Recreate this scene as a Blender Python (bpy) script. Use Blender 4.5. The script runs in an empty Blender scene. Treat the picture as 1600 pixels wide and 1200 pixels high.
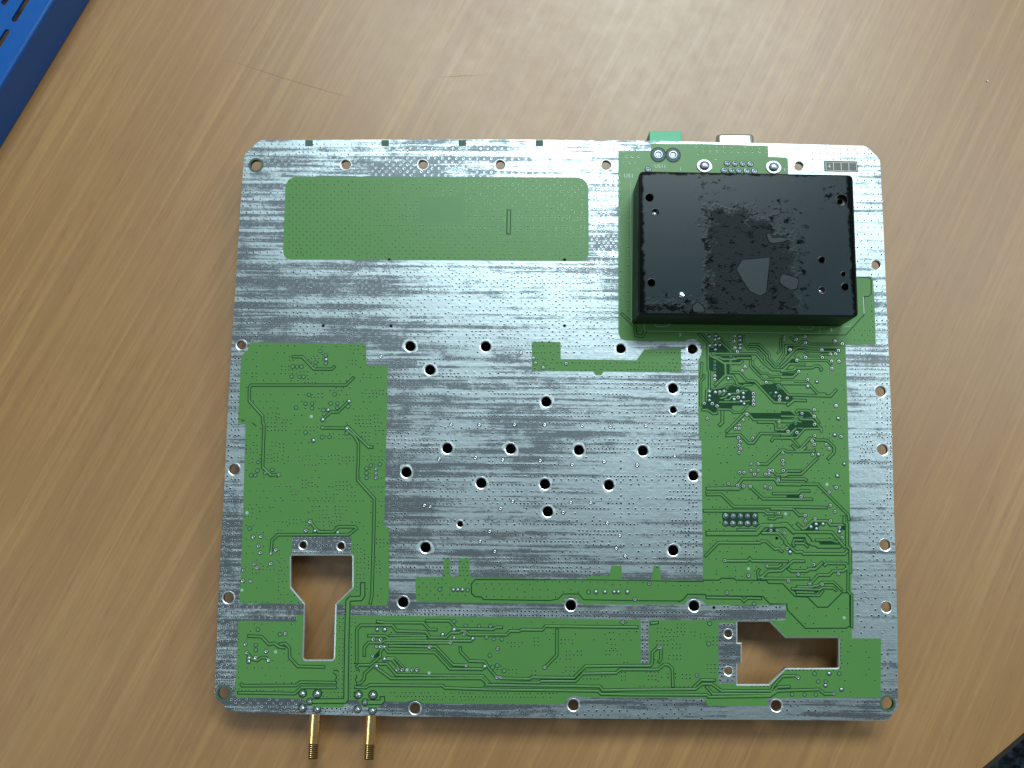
import bpy, math, random
import numpy as np
from mathutils import Vector
from mathutils.geometry import delaunay_2d_cdt

S = bpy.context.scene
COL = S.collection
rnd = random.Random(7)
MM = 0.001

# ------------------------------------------------------------------ camera
CAM_H = 0.355                  # metres above the desk top
TILT = math.radians(8.4)
FPX = 1537.0                   # focal length in pixels of a 1600 wide picture
cam_d = bpy.data.cameras.new('camera')
cam_d.sensor_width = 36.0
cam_d.lens = 36.0 * FPX / 1600.0
cam_d.clip_start = 0.01
cam_d.clip_end = 20.0
cam = bpy.data.objects.new('camera', cam_d)
COL.objects.link(cam)
cam.location = (0, 0, CAM_H)
cam.rotation_euler = (TILT, 0, 0)
S.camera = cam

# ------------------------------------------------------------------ light
W = bpy.data.worlds.new('World')
S.world = W
W.use_nodes = True
bg = W.node_tree.nodes['Background']
bg.inputs['Color'].default_value = (0.80, 0.955, 1.0, 1)
bg.inputs['Strength'].default_value = 0.19


def area(name, loc, target, sx, sy, power, col):
    d = bpy.data.lights.new(name, 'AREA')
    d.shape = 'RECTANGLE'
    d.size = sx
    d.size_y = sy
    d.energy = power
    d.color = col
    o = bpy.data.objects.new(name, d)
    COL.objects.link(o)
    o.location = loc
    o.rotation_euler = (Vector(target) - Vector(loc)).to_track_quat('-Z', 'Y').to_euler()
    return o


COOL = (0.82, 0.965, 1.0)
area('ceiling_panel_lamp', (0.26, 1.36, 2.10), (0.05, 0.05, 0), 1.10, 0.60, 45, COOL)
area('ceiling_panel_lamp_right', (1.75, 0.66, 2.10), (0.1, 0.0, 0), 0.60, 0.80, 17, COOL)
area('ceiling_tube_lamp_left', (-1.45, -0.45, 2.10), (-0.1, -0.1, 0), 0.12, 2.40, 6, COOL)

vs = S.view_settings
vs.view_transform = 'Standard'
vs.look = 'None'
vs.exposure = 0.0
vs.gamma = 1.0
vs.use_curve_mapping = False
S.cycles.max_bounces = 8
S.cycles.use_denoising = True

# ------------------------------------------------------------------ survey: picture -> place
ZB = 14.0 * MM                 # top of the board above the desk
CT, ST = math.cos(TILT), math.sin(TILT)


def at(px, py, z=ZB):
    """point of the plane at height z that was measured at (px, py)"""
    dx, dy, dz = (px - 800) / FPX, -(py - 600) / FPX, -1.0
    wy, wz = dy * CT - dz * ST, dy * ST + dz * CT
    t = (z - CAM_H) / wz
    return (dx * t, wy * t)


ORG = at(868, 672)             # centre of the board
BX, BY = ORG


def L(px, py, z=ZB):
    x, y = at(px, py, z)
    return (x - BX, y - BY)


def LL(pts, z=ZB):
    return [L(a, b, z) for a, b in pts]


PX = 0.2245 * MM               # one picture pixel on the board


# ------------------------------------------------------------------ materials
class N:
    def __init__(s, name):
        s.m = bpy.data.materials.new(name)
        s.m.use_nodes = True
        s.nt = s.m.node_tree
        s.b = s.nt.nodes['Principled BSDF']
        s.tc = None

    def node(s, t, **kw):
        n = s.nt.nodes.new(t)
        for k, v in kw.items():
            setattr(n, k, v)
        return n

    def put(s, sock, v):
        if hasattr(v, 'links') or isinstance(v, bpy.types.NodeSocket):
            s.nt.links.new(v, sock)
        else:
            sock.default_value = v

    def coord(s, scale=(1, 1, 1), rot=0.0, loc=(0, 0, 0)):
        if s.tc is None:
            s.tc = s.node('ShaderNodeTexCoord')
        v = s.tc.outputs['Object']
        if rot:
            r = s.node('ShaderNodeVectorRotate', rotation_type='Z_AXIS')
            s.put(r.inputs['Vector'], v)
            r.inputs['Angle'].default_value = rot
            v = r.outputs[0]
        mp = s.node('ShaderNodeMapping')
        s.put(mp.inputs['Vector'], v)
        mp.inputs['Scale'].default_value = scale
        mp.inputs['Location'].default_value = loc
        return mp.outputs[0]

    def noise(s, vec, scale=1.0, detail=4.0, rough=0.55, dist=0.0):
        n = s.node('ShaderNodeTexNoise')
        s.put(n.inputs['Vector'], vec)
        n.inputs['Scale'].default_value = scale
        n.inputs['Detail'].default_value = detail
        n.inputs['Roughness'].default_value = rough
        n.inputs['Distortion'].default_value = dist
        return n.outputs['Fac']

    def vor(s, vec, scale=1.0):
        n = s.node('ShaderNodeTexVoronoi')
        s.put(n.inputs['Vector'], vec)
        n.inputs['Scale'].default_value = scale
        return n.outputs['Distance']

    def math(s, op, a, b=0.0, c=0.0, clamp=False):
        n = s.node('ShaderNodeMath', operation=op, use_clamp=clamp)
        s.put(n.inputs[0], a)
        s.put(n.inputs[1], b)
        s.put(n.inputs[2], c)
        return n.outputs[0]

    def step(s, v, a, b):
        n = s.node('ShaderNodeMapRange', interpolation_type='SMOOTHSTEP')
        s.put(n.inputs['Value'], v)
        n.inputs['From Min'].default_value = a
        n.inputs['From Max'].default_value = b
        return n.outputs['Result']

    def mix(s, f, a, b):
        n = s.node('ShaderNodeMix', data_type='RGBA')
        s.put(n.inputs[0], f)
        s.put(n.inputs[6], a if not isinstance(a, tuple) else (*a, 1))
        s.put(n.inputs[7], b if not isinstance(b, tuple) else (*b, 1))
        return n.outputs[2]

    def lerp(s, f, a, b):
        n = s.node('ShaderNodeMix', data_type='FLOAT')
        s.put(n.inputs[0], f)
        s.put(n.inputs[2], a)
        s.put(n.inputs[3], b)
        return n.outputs[0]

    def bump(s, h, strength=0.3, dist=0.0001):
        n = s.node('ShaderNodeBump')
        s.put(n.inputs['Height'], h)
        n.inputs['Strength'].default_value = strength
        n.inputs['Distance'].default_value = dist
        s.put(s.b.inputs['Normal'], n.outputs[0])

    def set(s, color=None, rough=None, metal=None, spec=None, coat=None):
        if color is not None:
            s.put(s.b.inputs['Base Color'], (*color, 1) if isinstance(color, tuple) else color)
        if rough is not None:
            s.put(s.b.inputs['Roughness'], rough)
        if metal is not None:
            s.put(s.b.inputs['Metallic'], metal)
        if spec is not None:
            s.put(s.b.inputs['Specular IOR Level'], spec)
        if coat is not None:
            s.put(s.b.inputs['Coat Weight'], coat)
        return s.m


def plain(name, col, rough=0.5, metal=0.0, spec=0.5, var=0.12, scale=900.0):
    n = N(name)
    f = n.noise(n.coord(), scale, 3)
    c = n.mix(f, tuple(v * (1 - var) for v in col), tuple(min(1, v * (1 + var)) for v in col))
    return n.set(c, n.lerp(f, max(0.03, rough - 0.06), rough + 0.06), metal, spec)


def wood_mat():
    n = N('beech_laminate')
    a = math.radians(27.0)
    wv = n.noise(n.coord((9, 9, 9)), 1.0, 2)
    big = n.noise(n.coord((22, 3.0, 1), a), 1.0, 3, 0.5, 0.6)
    st = n.noise(n.coord((330, 5.0, 1), a, (3, 1, 0)), 1.0, 4, 0.6, 0.7)
    fine = n.noise(n.coord((620, 16, 1), a), 1.0, 3, 0.6, 0.4)
    pore = n.noise(n.coord((1100, 75, 1), a), 1.0, 2, 0.6)
    mott = n.noise(n.coord((70, 40, 1), a), 1.0, 3, 0.6)
    band = n.step(n.noise(n.coord((30, 5, 1), a, (8, 2, 0)), 1.0, 2), 0.36, 0.66)
    band = n.lerp(band, 0.25, 1.0)
    c = n.mix(n.step(big, 0.15, 0.85), (0.288, 0.131, 0.033), (0.345, 0.168, 0.046))
    c = n.mix(n.math('MULTIPLY', n.math('MULTIPLY', n.step(st, 0.46, 0.70), 0.62), band), c, (0.462, 0.259, 0.077))
    c = n.mix(n.math('MULTIPLY', n.math('MULTIPLY', n.step(st, 0.46, 0.28), 0.36), band), c, (0.239, 0.101, 0.024))
    c = n.mix(n.math('MULTIPLY', n.step(fine, 0.42, 0.72), 0.36), c, (0.443, 0.247, 0.074))
    c = n.mix(n.math('MULTIPLY', n.step(mott, 0.35, 0.75), 0.25), c, (0.266, 0.127, 0.035))
    c = n.mix(n.math('MULTIPLY', n.step(pore, 0.58, 0.72), 0.34), c, (0.169, 0.069, 0.015))
    r = n.lerp(n.noise(n.coord((160, 160, 1)), 1.0, 5), 0.37, 0.46)
    r = n.math('ADD', r, n.math('MULTIPLY', n.step(wv, .3, .7), 0.05))
    n.bump(n.math('ADD', n.math('MULTIPLY', fine, 0.6), pore), 0.10, 0.0002)
    return n.set(c, r, 0, 1.0)


def tin_mat():
    n = N('tinned_copper')
    co = n.coord
    warp = n.noise(co((60, 60, 1)), 1.0, 3)
    # horizontal wipe marks of different width, broken up along their length
    s1 = n.noise(co((9, 430, 1), 0.012), 1.0, 3, 0.62, 0.2)
    s2 = n.noise(co((26, 1000, 1), 0.012, (5, 2, 0)), 1.0, 4, 0.68, 0.2)
    s4 = n.noise(co((1300, 1500, 1)), 1.0, 3, 0.7)
    s3 = n.noise(co((120, 170, 1), 0, (1, 9, 0)), 1.0, 5, 0.7, 0.4)
    zone = n.noise(co((14, 17, 1), 0, (4.3, 1.7, 0)), 1.0, 2)
    v = n.math('ADD', n.math('MULTIPLY', s1, 0.40), n.math('MULTIPLY', s2, 0.36))
    v = n.math('ADD', v, n.math('MULTIPLY', s3, 0.28))
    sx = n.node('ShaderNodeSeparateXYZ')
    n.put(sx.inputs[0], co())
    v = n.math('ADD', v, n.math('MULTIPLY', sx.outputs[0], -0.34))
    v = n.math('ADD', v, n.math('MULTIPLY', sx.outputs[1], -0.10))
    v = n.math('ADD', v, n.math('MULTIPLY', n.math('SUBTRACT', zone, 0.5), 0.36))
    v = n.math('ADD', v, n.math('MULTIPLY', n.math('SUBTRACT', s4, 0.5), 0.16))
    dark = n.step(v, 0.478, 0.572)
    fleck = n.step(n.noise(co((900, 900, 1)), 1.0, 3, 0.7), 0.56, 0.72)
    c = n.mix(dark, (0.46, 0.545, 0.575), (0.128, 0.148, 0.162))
    c = n.mix(n.math('MULTIPLY', fleck, 0.30), c, (0.34, 0.37, 0.40))
    warm = n.step(n.noise(co((40, 55, 1), 0, (7, 3, 0)), 1.0, 2), 0.60, 0.78)
    c = n.mix(n.math('MULTIPLY', warm, n.lerp(dark, 0.10, 0.40)), c, (0.20, 0.175, 0.165))
    r = n.lerp(dark, 0.37, 0.46)
    r = n.math('ADD', r, n.math('MULTIPLY', n.math('SUBTRACT', s3, 0.5), 0.16))
    n.bump(n.math('ADD', n.math('MULTIPLY', s2, 0.5), n.noise(co((700, 700, 1)), 1.0, 3)), 0.28, 0.00016)
    return n.set(c, r, 1.0)


def mask_mat():
    n = N('green_solder_mask')
    f = n.noise(n.coord((30, 30, 1)), 1.0, 3)
    g = n.noise(n.coord((1100, 1100, 1)), 1.0, 2)
    c = n.mix(f, (0.066, 0.216, 0.042), (0.080, 0.246, 0.051))
    c = n.mix(n.math('MULTIPLY', g, 0.25), c, (0.090, 0.215, 0.050))
    n.bump(g, 0.12, 0.00006)
    return n.set(c, n.lerp(f, 0.36, 0.44), 0, 0.5)


def module_mat(cx0, cy0):
    """satin black potting box, its top wiped with a thin greasy film"""
    n = N('black_module_plastic')
    t = n.coord()
    sep = n.node('ShaderNodeSeparateXYZ')
    n.put(sep.inputs[0], t)
    x, y = sep.outputs[0], sep.outputs[1]
    w = n.math('MULTIPLY', n.math('SUBTRACT', n.noise(n.coord((230, 230, 1)), 1.0, 4), 0.5), 0.013)
    w = n.math('ADD', w, n.math('MULTIPLY', n.math('SUBTRACT', n.noise(n.coord((900, 900, 1)), 1.0, 3), 0.5), 0.006))

    def box(px0, py0, px1, py1, soft, rag=1.0):
        (x0, y1), (x1, y0) = L(px0, py0, ZTOP), L(px1, py1, ZTOP)
        hx, hy = (x1 - x0) / 2, (y1 - y0) / 2
        mx, my = (x0 + x1) / 2 - cx0, (y0 + y1) / 2 - cy0
        dx = n.math('SUBTRACT', n.math('ABSOLUTE', n.math('SUBTRACT', x, mx)), hx)
        dy = n.math('SUBTRACT', n.math('ABSOLUTE', n.math('SUBTRACT', y, my)), hy)
        d = n.math('ADD', n.math('MAXIMUM', dx, dy), w if rag == 1.0 else n.math('MULTIPLY', w, rag))
        return n.step(d, soft * PX, -soft * PX)
    rough_zone = n.math('MAXIMUM', box(1103, 366, 1244, 500, 7), box(1105, 326, 1172, 400, 8))
    rough_zone = n.math('MAXIMUM', rough_zone, box(1104, 342, 1212, 420, 8))
    rough_zone = n.math('MAXIMUM', rough_zone, n.math('MULTIPLY', box(1006, 474, 1110, 500, 7), 0.8))
    scuff = n.noise(n.coord((900, 2300, 1)), 1.0, 3, 0.7)
    blot = n.noise(n.coord((300, 430, 1), 0, (3, 3, 0)), 1.0, 5, 0.72)
    # dark greasy blotches in and around the rough patch and along the lower edge
    near = n.math('MAXIMUM', box(1098, 318, 1262, 500, 9), box(1003, 462, 1110, 500, 7))
    near = n.math('MAXIMUM', near, box(1288, 288, 1330, 322, 9))
    near = n.math('MAXIMUM', near, box(1092, 282, 1140, 306, 8))
    near = n.math('MAXIMUM', near, box(1096, 330, 1114, 500, 5))
    bl = n.math('MULTIPLY', n.step(blot, 0.545, 0.60), near)
    bl = n.math('MAXIMUM', bl, n.math('MULTIPLY', n.step(blot, 0.47, 0.55), n.math('MAXIMUM', box(1001, 476, 1108, 500, 5), box(1100, 332, 1116, 500, 4))))
    spk = n.math('MULTIPLY', n.step(n.noise(n.coord((1000, 1300, 1)), 1.0, 2), 0.70, 0.76), 0.8)
    c = n.mix(n.math('MULTIPLY', rough_zone, n.lerp(scuff, 0.45, 1.0)), (0.009, 0.021, 0.026), (0.003, 0.006, 0.007))
    haze = n.noise(n.coord((55, 45, 1)), 1.0, 3)
    c = n.mix(n.math('MULTIPLY', n.step(haze, 0.45, 0.75), 0.30), c, (0.006, 0.013, 0.015))
    film = box(1003.5, 273.5, 1334, 500, 2.5, 0.28)
    bl = n.math('MAXIMUM', bl, n.math('SUBTRACT', 1.0, film))
    c = n.mix(bl, c, (0.003, 0.004, 0.004))
    c = n.mix(spk, c, (0.004, 0.006, 0.006))
    r = n.lerp(rough_zone, 0.26, 0.44)
    r = n.lerp(bl, r, 0.20)
    n.bump(n.math('MULTIPLY', rough_zone, scuff), 0.25, 0.0003)
    return n.set(c, r, 0, n.lerp(n.math('MAXIMUM', bl, spk), n.lerp(rough_zone, 0.26, 0.12), 0.03))


def carpet_mat():
    n = N('dark_carpet')
    a = n.vor(n.coord((1, 1, 1)), 190)
    f = n.noise(n.coord((1, 1, 1)), 120, 4)
    c = n.mix(n.step(f, 0.35, 0.7), (0.008, 0.011, 0.014), (0.045, 0.068, 0.085))
    n.bump(a, 0.9, 0.004)
    return n.set(c, 0.95, 0, 0.1)


M = {}
M['wood'] = wood_mat()
M['edge'] = plain('dark_edge_band', (0.035, 0.026, 0.02), 0.5)
M['carpet'] = carpet_mat()
M['tin'] = tin_mat()
M['rim'] = plain('bright_tin_rim', (0.62, 0.66, 0.67), 0.32, 1.0, var=0.15, scale=1500)
M['viarim'] = plain('via_rim', (0.50, 0.56, 0.58), 0.28, 1.0)
M['scuff'] = plain('scuffed_tin', (0.50, 0.58, 0.60), 0.42, 1.0, var=0.25, scale=1400)
M['viawall'] = plain('via_wall', (0.12, 0.28, 0.10), 0.22, 0.15, 0.8)
M['collar'] = plain('tinned_collar', (0.055, 0.10, 0.11), 0.5, 0.0)
M['solder'] = plain('solder', (0.62, 0.66, 0.70), 0.22, 1.0, var=0.2, scale=700)
M['dull'] = plain('dull_solder', (0.40, 0.45, 0.50), 0.42, 1.0, var=0.25, scale=900)
M['mask'] = mask_mat()
M['trace'] = plain('mask_over_trace', (0.085, 0.240, 0.055), 0.34, 0, 0.5)
M['flood'] = plain('mask_over_flood', (0.070, 0.212, 0.055), 0.40, 0, 0.5)
M['moat'] = plain('mask_over_laminate', (0.006, 0.050, 0.017), 0.42, 0, 0.15)
M['lam'] = plain('laminate', (0.055, 0.105, 0.07), 0.6)
M['void'] = plain('hole_dark', (0.006, 0.008, 0.008), 0.8, 0, 0.1)  # near-black paints in the shade down inside holes
M['silk'] = plain('white_legend_ink', (0.66, 0.72, 0.68), 0.6)
M['silk_thin'] = plain('thin_legend_ink', (0.34, 0.47, 0.37), 0.6)
M['fid'] = plain('pale_mask_dot', (0.30, 0.50, 0.40), 0.45)
M['teal'] = plain('mask_over_pad', (0.11, 0.25, 0.13), 0.30, 0, 0.5)
M['gold'] = plain('gold_plating', (0.95, 0.62, 0.26), 0.15, 1.0, var=0.08, scale=600)
M['goldshade'] = plain('gold_groove_shade', (0.30, 0.19, 0.07), 0.4, 1.0)  # darker gold paints the shade inside the tip's grooves
M['steel'] = plain('nickel_shell', (0.78, 0.82, 0.82), 0.30, 1.0, var=0.12, scale=500)
M['mint'] = plain('mint_terminal_plastic', (0.12, 0.50, 0.28), 0.5)
M['can'] = plain('underside_black', (0.008, 0.008, 0.008), 0.8, 0, 0.1)  # black of the added, unseen can and of the connector body
M['blue'] = plain('blue_tray_plastic', (0.004, 0.092, 0.36), 0.34, 0, 0.5, var=0.05, scale=300)
M['label'] = plain('label_laminate', (0.16, 0.15, 0.13), 0.6)
M['scratch'] = plain('desk_scratch', (0.31, 0.20, 0.10), 0.7)
M['crumb'] = plain('paper_crumb', (0.8, 0.8, 0.78), 0.8)


# ------------------------------------------------------------------ mesh helpers
class MB:
    def __init__(s):
        s.v, s.f, s.m = [], [], []

    def add(s, verts, faces, mi=0):
        o = len(s.v)
        s.v += [tuple(p) for p in verts]
        s.f += [tuple(i + o for i in q) for q in faces]
        s.m += [mi] * len(faces)

    def obj(s, name, mats, parent=None, loc=(0, 0, 0), smooth=False):
        me = bpy.data.meshes.new(name)
        me.from_pydata(s.v, [], s.f)
        for m in (mats if isinstance(mats, (list, tuple)) else [mats]):
            me.materials.append(m)
        me.polygons.foreach_set('material_index', s.m)
        if smooth:
            me.polygons.foreach_set('use_smooth', [True] * len(s.f))
        me.update()
        return link(name, me, parent, loc)


def link(name, me, parent=None, loc=(0, 0, 0)):
    o = bpy.data.objects.new(name, me)
    COL.objects.link(o)
    o.location = loc
    o.parent = parent
    return o


def tag(o, label=None, cat=None, group=None, kind=None):
    if label:
        o['label'] = label
    if cat:
        o['category'] = cat
    if group:
        o['group'] = group
    if kind:
        o['kind'] = kind
    return o


def empty(name, loc):
    o = bpy.data.objects.new(name, None)
    o.empty_display_size = 0.01
    COL.objects.link(o)
    o.location = loc
    return o


def inside(pts, loops):
    """even-odd test of points against all loops"""
    p = np.asarray(pts, float)
    res = np.zeros(len(p), bool)
    for lp in loops:
        q = np.asarray(lp, float)
        a, b = q, np.roll(q, -1, 0)
        for (x0, y0), (x1, y1) in zip(a, b):
            if y0 == y1:
                continue
            c = ((y0 > p[:, 1]) != (y1 > p[:, 1]))
            xi = x0 + (p[:, 1] - y0) * (x1 - x0) / (y1 - y0)
            res ^= c & (p[:, 0] < xi)
    return res


def sheet(mb, loops, z, mi=0, thick=0.0, side_mi=None, bottom=False):
    """flat plate with openings; loops[0] outer, the rest openings"""
    k = 1000.0
    vs_, es = [], []
    for lp in loops:
        o = len(vs_)
        vs_ += [Vector((a * k, b * k)) for a, b in lp]
        es += [(o + i, o + (i + 1) % len(lp)) for i in range(len(lp))]
    v, e, f, *_ = delaunay_2d_cdt(vs_, es, [], 0, 1e-6)
    cen = [((v[t[0]].x + v[t[1]].x + v[t[2]].x) / 3, (v[t[0]].y + v[t[1]].y + v[t[2]].y) / 3) for t in f]
    ok = inside(cen, [[(a * k, b * k) for a, b in lp] for lp in loops])
    tri = []
    for t, q in zip(f, ok):
        if not q:
            continue
        a, b, c = (v[i] for i in t)
        if (b - a).cross(c - a) < 0:
            t = (t[0], t[2], t[1])
        tri.append(tuple(t))
    top = [(p.x / k, p.y / k, z) for p in v]
    mb.add(top, tri, mi)
    if thick:
        if bottom:
            mb.add([(p.x / k, p.y / k, z - thick) for p in v], [t[::-1] for t in tri], mi)
        for lp in loops:
            n = len(lp)
            vv = [(a, b, z) for a, b in lp] + [(a, b, z - thick) for a, b in lp]
            area2 = sum(lp[i][0] * lp[(i + 1) % n][1] - lp[(i + 1) % n][0] * lp[i][1] for i in range(n))
            out = (area2 > 0) == (lp is loops[0])
            q = []
            for i in range(n):
                j = (i + 1) % n
                q.append((i, n + i, n + j, j) if out else (i, j, n + j, n + i))
            mb.add(vv, q, mi if side_mi is None else side_mi)


def circ(cx, cy, r, n=24, ph=0.0):
    return [(cx + r * math.cos(ph + 2 * math.pi * i / n), cy + r * math.sin(ph + 2 * math.pi * i / n)) for i in range(n)]


def lathe(mb, prof, n=16, c=(0, 0), mis=None, cap=True):
    """rings (r, z) swept about z through c"""
    o = []
    for r, z in prof:
        o += [(c[0] + r * math.cos(2 * math.pi * i / n), c[1] + r * math.sin(2 * math.pi * i / n), z) for i in range(n)]
    for k in range(len(prof) - 1):
        fs = [(k * n + i, k * n + (i + 1) % n, (k + 1) * n + (i + 1) % n, (k + 1) * n + i) for i in range(n)]
        ring = [o[q] for q in range(k * n, (k + 2) * n)]
        mb.add(ring, [tuple(q - k * n for q in f) for f in fs], mis[k] if mis else 0)
    if cap:
        last = o[-n:]
        mb.add(last, [tuple(range(n))], mis[-1] if mis else 0)


def strip(mb, pts, w, z, mi=0, w_top=None, z_top=None):
    """band of width w along pts; with z_top a raised ridge"""
    n = len(pts)
    P = [Vector(p) for p in pts]
    nor = []
    for i in range(n):
        d = Vector((0, 0))
        if i:
            d += (P[i] - P[i - 1]).normalized()
        if i < n - 1:
            d += (P[i + 1] - P[i]).normalized()
        if d.length < 1e-9:
            d = (P[min(i + 1, n - 1)] - P[max(i - 1, 0)])
        d.normalize()
        m = Vector((-d.y, d.x))
        if 0 < i < n - 1:
            e = (P[i + 1] - P[i]).normalized()
            c = max(0.5, abs(m.dot(Vector((-e.y, e.x)))))
            m = m / c
        nor.append(m)
    if z_top is None:
        v = []
        for p, m in zip(P, nor):
            a, b = p + m * w / 2, p - m * w / 2
            v += [(a.x, a.y, z), (b.x, b.y, z)]
        mb.add(v, [(2 * i, 2 * i + 1, 2 * i + 3, 2 * i + 2) for i in range(n - 1)], mi)
    else:
        v = []
        for p, m in zip(P, nor):
            for s_, zz in ((w / 2, z), (w_top / 2, z_top), (-w_top / 2, z_top), (-w / 2, z)):
                q = p + m * s_
                v.append((q.x, q.y, zz))
        f = []
        for i in range(n - 1):
            for k in range(3):
                f.append((4 * i + k, 4 * i + k + 1, 4 * i + 5 + k, 4 * i + 4 + k))
        f += [(0, 3, 2, 1), (4 * n - 4, 4 * n - 3, 4 * n - 2, 4 * n - 1)]
        mb.add(v, f, mi)


def rounded(pts, radii, seg=5):
    """round the corners of a closed polygon (picture pixels)"""
    out = []
    n = len(pts)
    for i in range(n):
        p0, p1, p2 = Vector(pts[i - 1]), Vector(pts[i]), Vector(pts[(i + 1) % n])
        r = radii[i] if isinstance(radii, (list, tuple)) else radii
        a, b = (p0 - p1), (p2 - p1)
        r = min(r, a.length * 0.45, b.length * 0.45)
        if r < 0.2:
            out.append(tuple(p1))
            continue
        a, b = p1 + a.normalized() * r, p1 + b.normalized() * r
        for k in range(seg + 1):
            t = k / seg
            q = a * (1 - t) ** 2 + p1 * 2 * t * (1 - t) + b * t * t
            out.append(tuple(q))
    return out


def boxpts(x0, y0, z0, x1, y1, z1):
    v = [(x0, y0, z0), (x1, y0, z0), (x1, y1, z0), (x0, y1, z0), (x0, y0, z1), (x1, y0, z1), (x1, y1, z1), (x0, y1, z1)]
    f = [(0, 3, 2, 1), (4, 5, 6, 7), (0, 1, 5, 4), (1, 2, 6, 5), (2, 3, 7, 6), (3, 0, 4, 7)]
    return v, f


# ------------------------------------------------------------------ desk and floor
e0, e1 = Vector(at(1535, 1200, 0)), Vector(at(1600, 1145, 0))
ed = (e1 - e0).normalized()
en = Vector((-ed.y, ed.x))                    # points into the desk
if (Vector((0, 0)) - e0).dot(en) < 0:
    en = -en
poly = [Vector(p) for p in ((-0.7, -0.4), (0.7, -0.4), (0.7, 0.7), (-0.7, 0.7))]


def clip(poly, o, nrm):
    out = []
    for i, p in enumerate(poly):
        q = poly[(i + 1) % len(poly)]
        a, b = (p - o).dot(nrm), (q - o).dot(nrm)
        if a >= 0:
            out.append(p)
        if a * b < 0:
            out.append(p + (q - p) * (a / (a - b)))
    return out


dp = clip(poly, e0, en)
mb = MB()
sheet(mb, [[(p.x, p.y) for p in dp]], 0.0, 0, 0.025, bottom=True)
desk = tag(mb.obj('desk', M['wood']), 'light brown beech laminate desk top', kind='structure')
bpts = [e0 - ed * 0.22, e0 + ed * 0.42]
mb = MB()
a, b = bpts
o1 = -en * 0.0018
v = [(a.x, a.y, 0.0003), (b.x, b.y, 0.0003), (b.x + o1.x, b.y + o1.y, -0.0006), (a.x + o1.x, a.y + o1.y, -0.0006),
     (a.x, a.y, -0.025), (b.x, b.y, -0.025), (b.x + o1.x, b.y + o1.y, -0.025), (a.x + o1.x, a.y + o1.y, -0.025)]
mb.add(v, [(0, 1, 2, 3), (3, 2, 6, 7), (4, 7, 6, 5), (0, 3, 7, 4), (1, 5, 6, 2)])
mb.obj('edge_band', M['edge'], desk)


def scratch(pts, w):
    mb_ = MB()
    n = len(pts)
    P = [at(x, y, 0) for x, y in pts]
    for i in range(n - 1):
        t0, t1 = math.sin(math.pi * i / (n - 1)) + 0.08, math.sin(math.pi * (i + 1) / (n - 1)) + 0.08
        d = (Vector(P[i + 1]) - Vector(P[i])).normalized()
        m = Vector((-d.y, d.x)) * w * PX / 2
        mb_.add([(P[i][0] + m.x * t0, P[i][1] + m.y * t0, 6e-5), (P[i][0] - m.x * t0, P[i][1] - m.y * t0, 6e-5),
                 (P[i + 1][0] - m.x * t1, P[i + 1][1] - m.y * t1, 6e-5), (P[i + 1][0] + m.x * t1, P[i + 1][1] + m.y * t1, 6e-5)],
                [(0, 1, 2, 3)])
    mb_.obj('scratch', M['scratch'], desk)


scratch([(352, 92), (400, 108), (440, 121), (490, 136), (520, 145), (550, 153)], 0.6)
scratch([(680, 121), (715, 119), (755, 117)], 0.4)

fl = MB()
fl.add([(-3, -3, -0.73), (3, -3, -0.73), (3, 3, -0.73), (-3, 3, -0.73)], [(0, 1, 2, 3)])
tag(fl.obj('floor', M['carpet']), 'dark speckled carpet floor below the desk edge', kind='structure')

# ------------------------------------------------------------------ blue tray
TZ = 0.017
t0 = Vector(at(86, 0, TZ))
t1 = Vector(at(0, 141, TZ))
tu = (t0 - t1).normalized()                   # along the edge, up-right
tn = Vector((-tu.y, tu.x))                    # away from the board
if tn.x > 0:
    tn = -tn
tc = t1 + tu * 0.02
tray = empty('tray', (tc.x, tc.y, 0))
tray.rotation_euler = (0, 0, math.atan2(tu.y, tu.x))
tag(tray, 'bright blue slotted plastic tray at the top left corner', 'tray')
# local x runs along the edge, local y away from the board
sgn = 1 if Vector((-tu.y, tu.x)).dot(tn) > 0 else -1


def tl(px, py, z):
    d = Vector(at(px, py, z)) - tc
    return d.dot(tu), d.dot(tn) * sgn


slots = []
sl_a = tl(20, 34, TZ)
sl_b = tl(13, 46, TZ)
row_y = (sl_a[1] + sl_b[1]) / 2
ln, gp, hw = 0.0150, sl_a[0] - sl_b[0], 0.00105


def slot(xc0, xc1, yc):
    pts = []
    for i in range(7):
        t = -math.pi / 2 + math.pi * i / 6
        pts.append((xc1 - hw + hw * math.cos(t), yc + hw * math.sin(t)))
    for i in range(7):
        t = math.pi / 2 + math.pi * i / 6
        pts.append((xc0 + hw + hw * math.cos(t), yc + hw * math.sin(t)))
    return pts


x0_, x1_, depth_ = -0.075, 0.075, 0.10
r2 = tl(6, 4, TZ)[1]
rows = [row_y, r2]
while abs(rows[-1]) < depth_ - 0.018:
    rows.append(rows[-1] + (r2 - row_y))
for k, ry in enumerate(rows):
    s0 = sl_a[0] + (0.004 if k % 2 else 0)
    while s0 > x0_ + 0.012:
        s0 -= ln + gp
    s0 += ln + gp
    while s0 + ln < x1_ - 0.006:
        slots.append(slot(s0, s0 + ln, ry))
        s0 += ln + gp
RB = 0.0016
yb = depth_ * sgn
rim = rounded([(x0_ + RB, RB * sgn), (x1_ - RB, RB * sgn), (x1_ - RB, yb - RB * sgn), (x0_ + RB, yb - RB * sgn)], 0.006, 4)
mb = MB()
sheet(mb, [rim] + slots, TZ, 0, 0.0011, bottom=True)
mb.obj('slotted_panel', M['blue'], tray)
mb = MB()
cxm, cym = 0.0, yb / 2
rings = []
DRAFT = 0.0012
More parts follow.
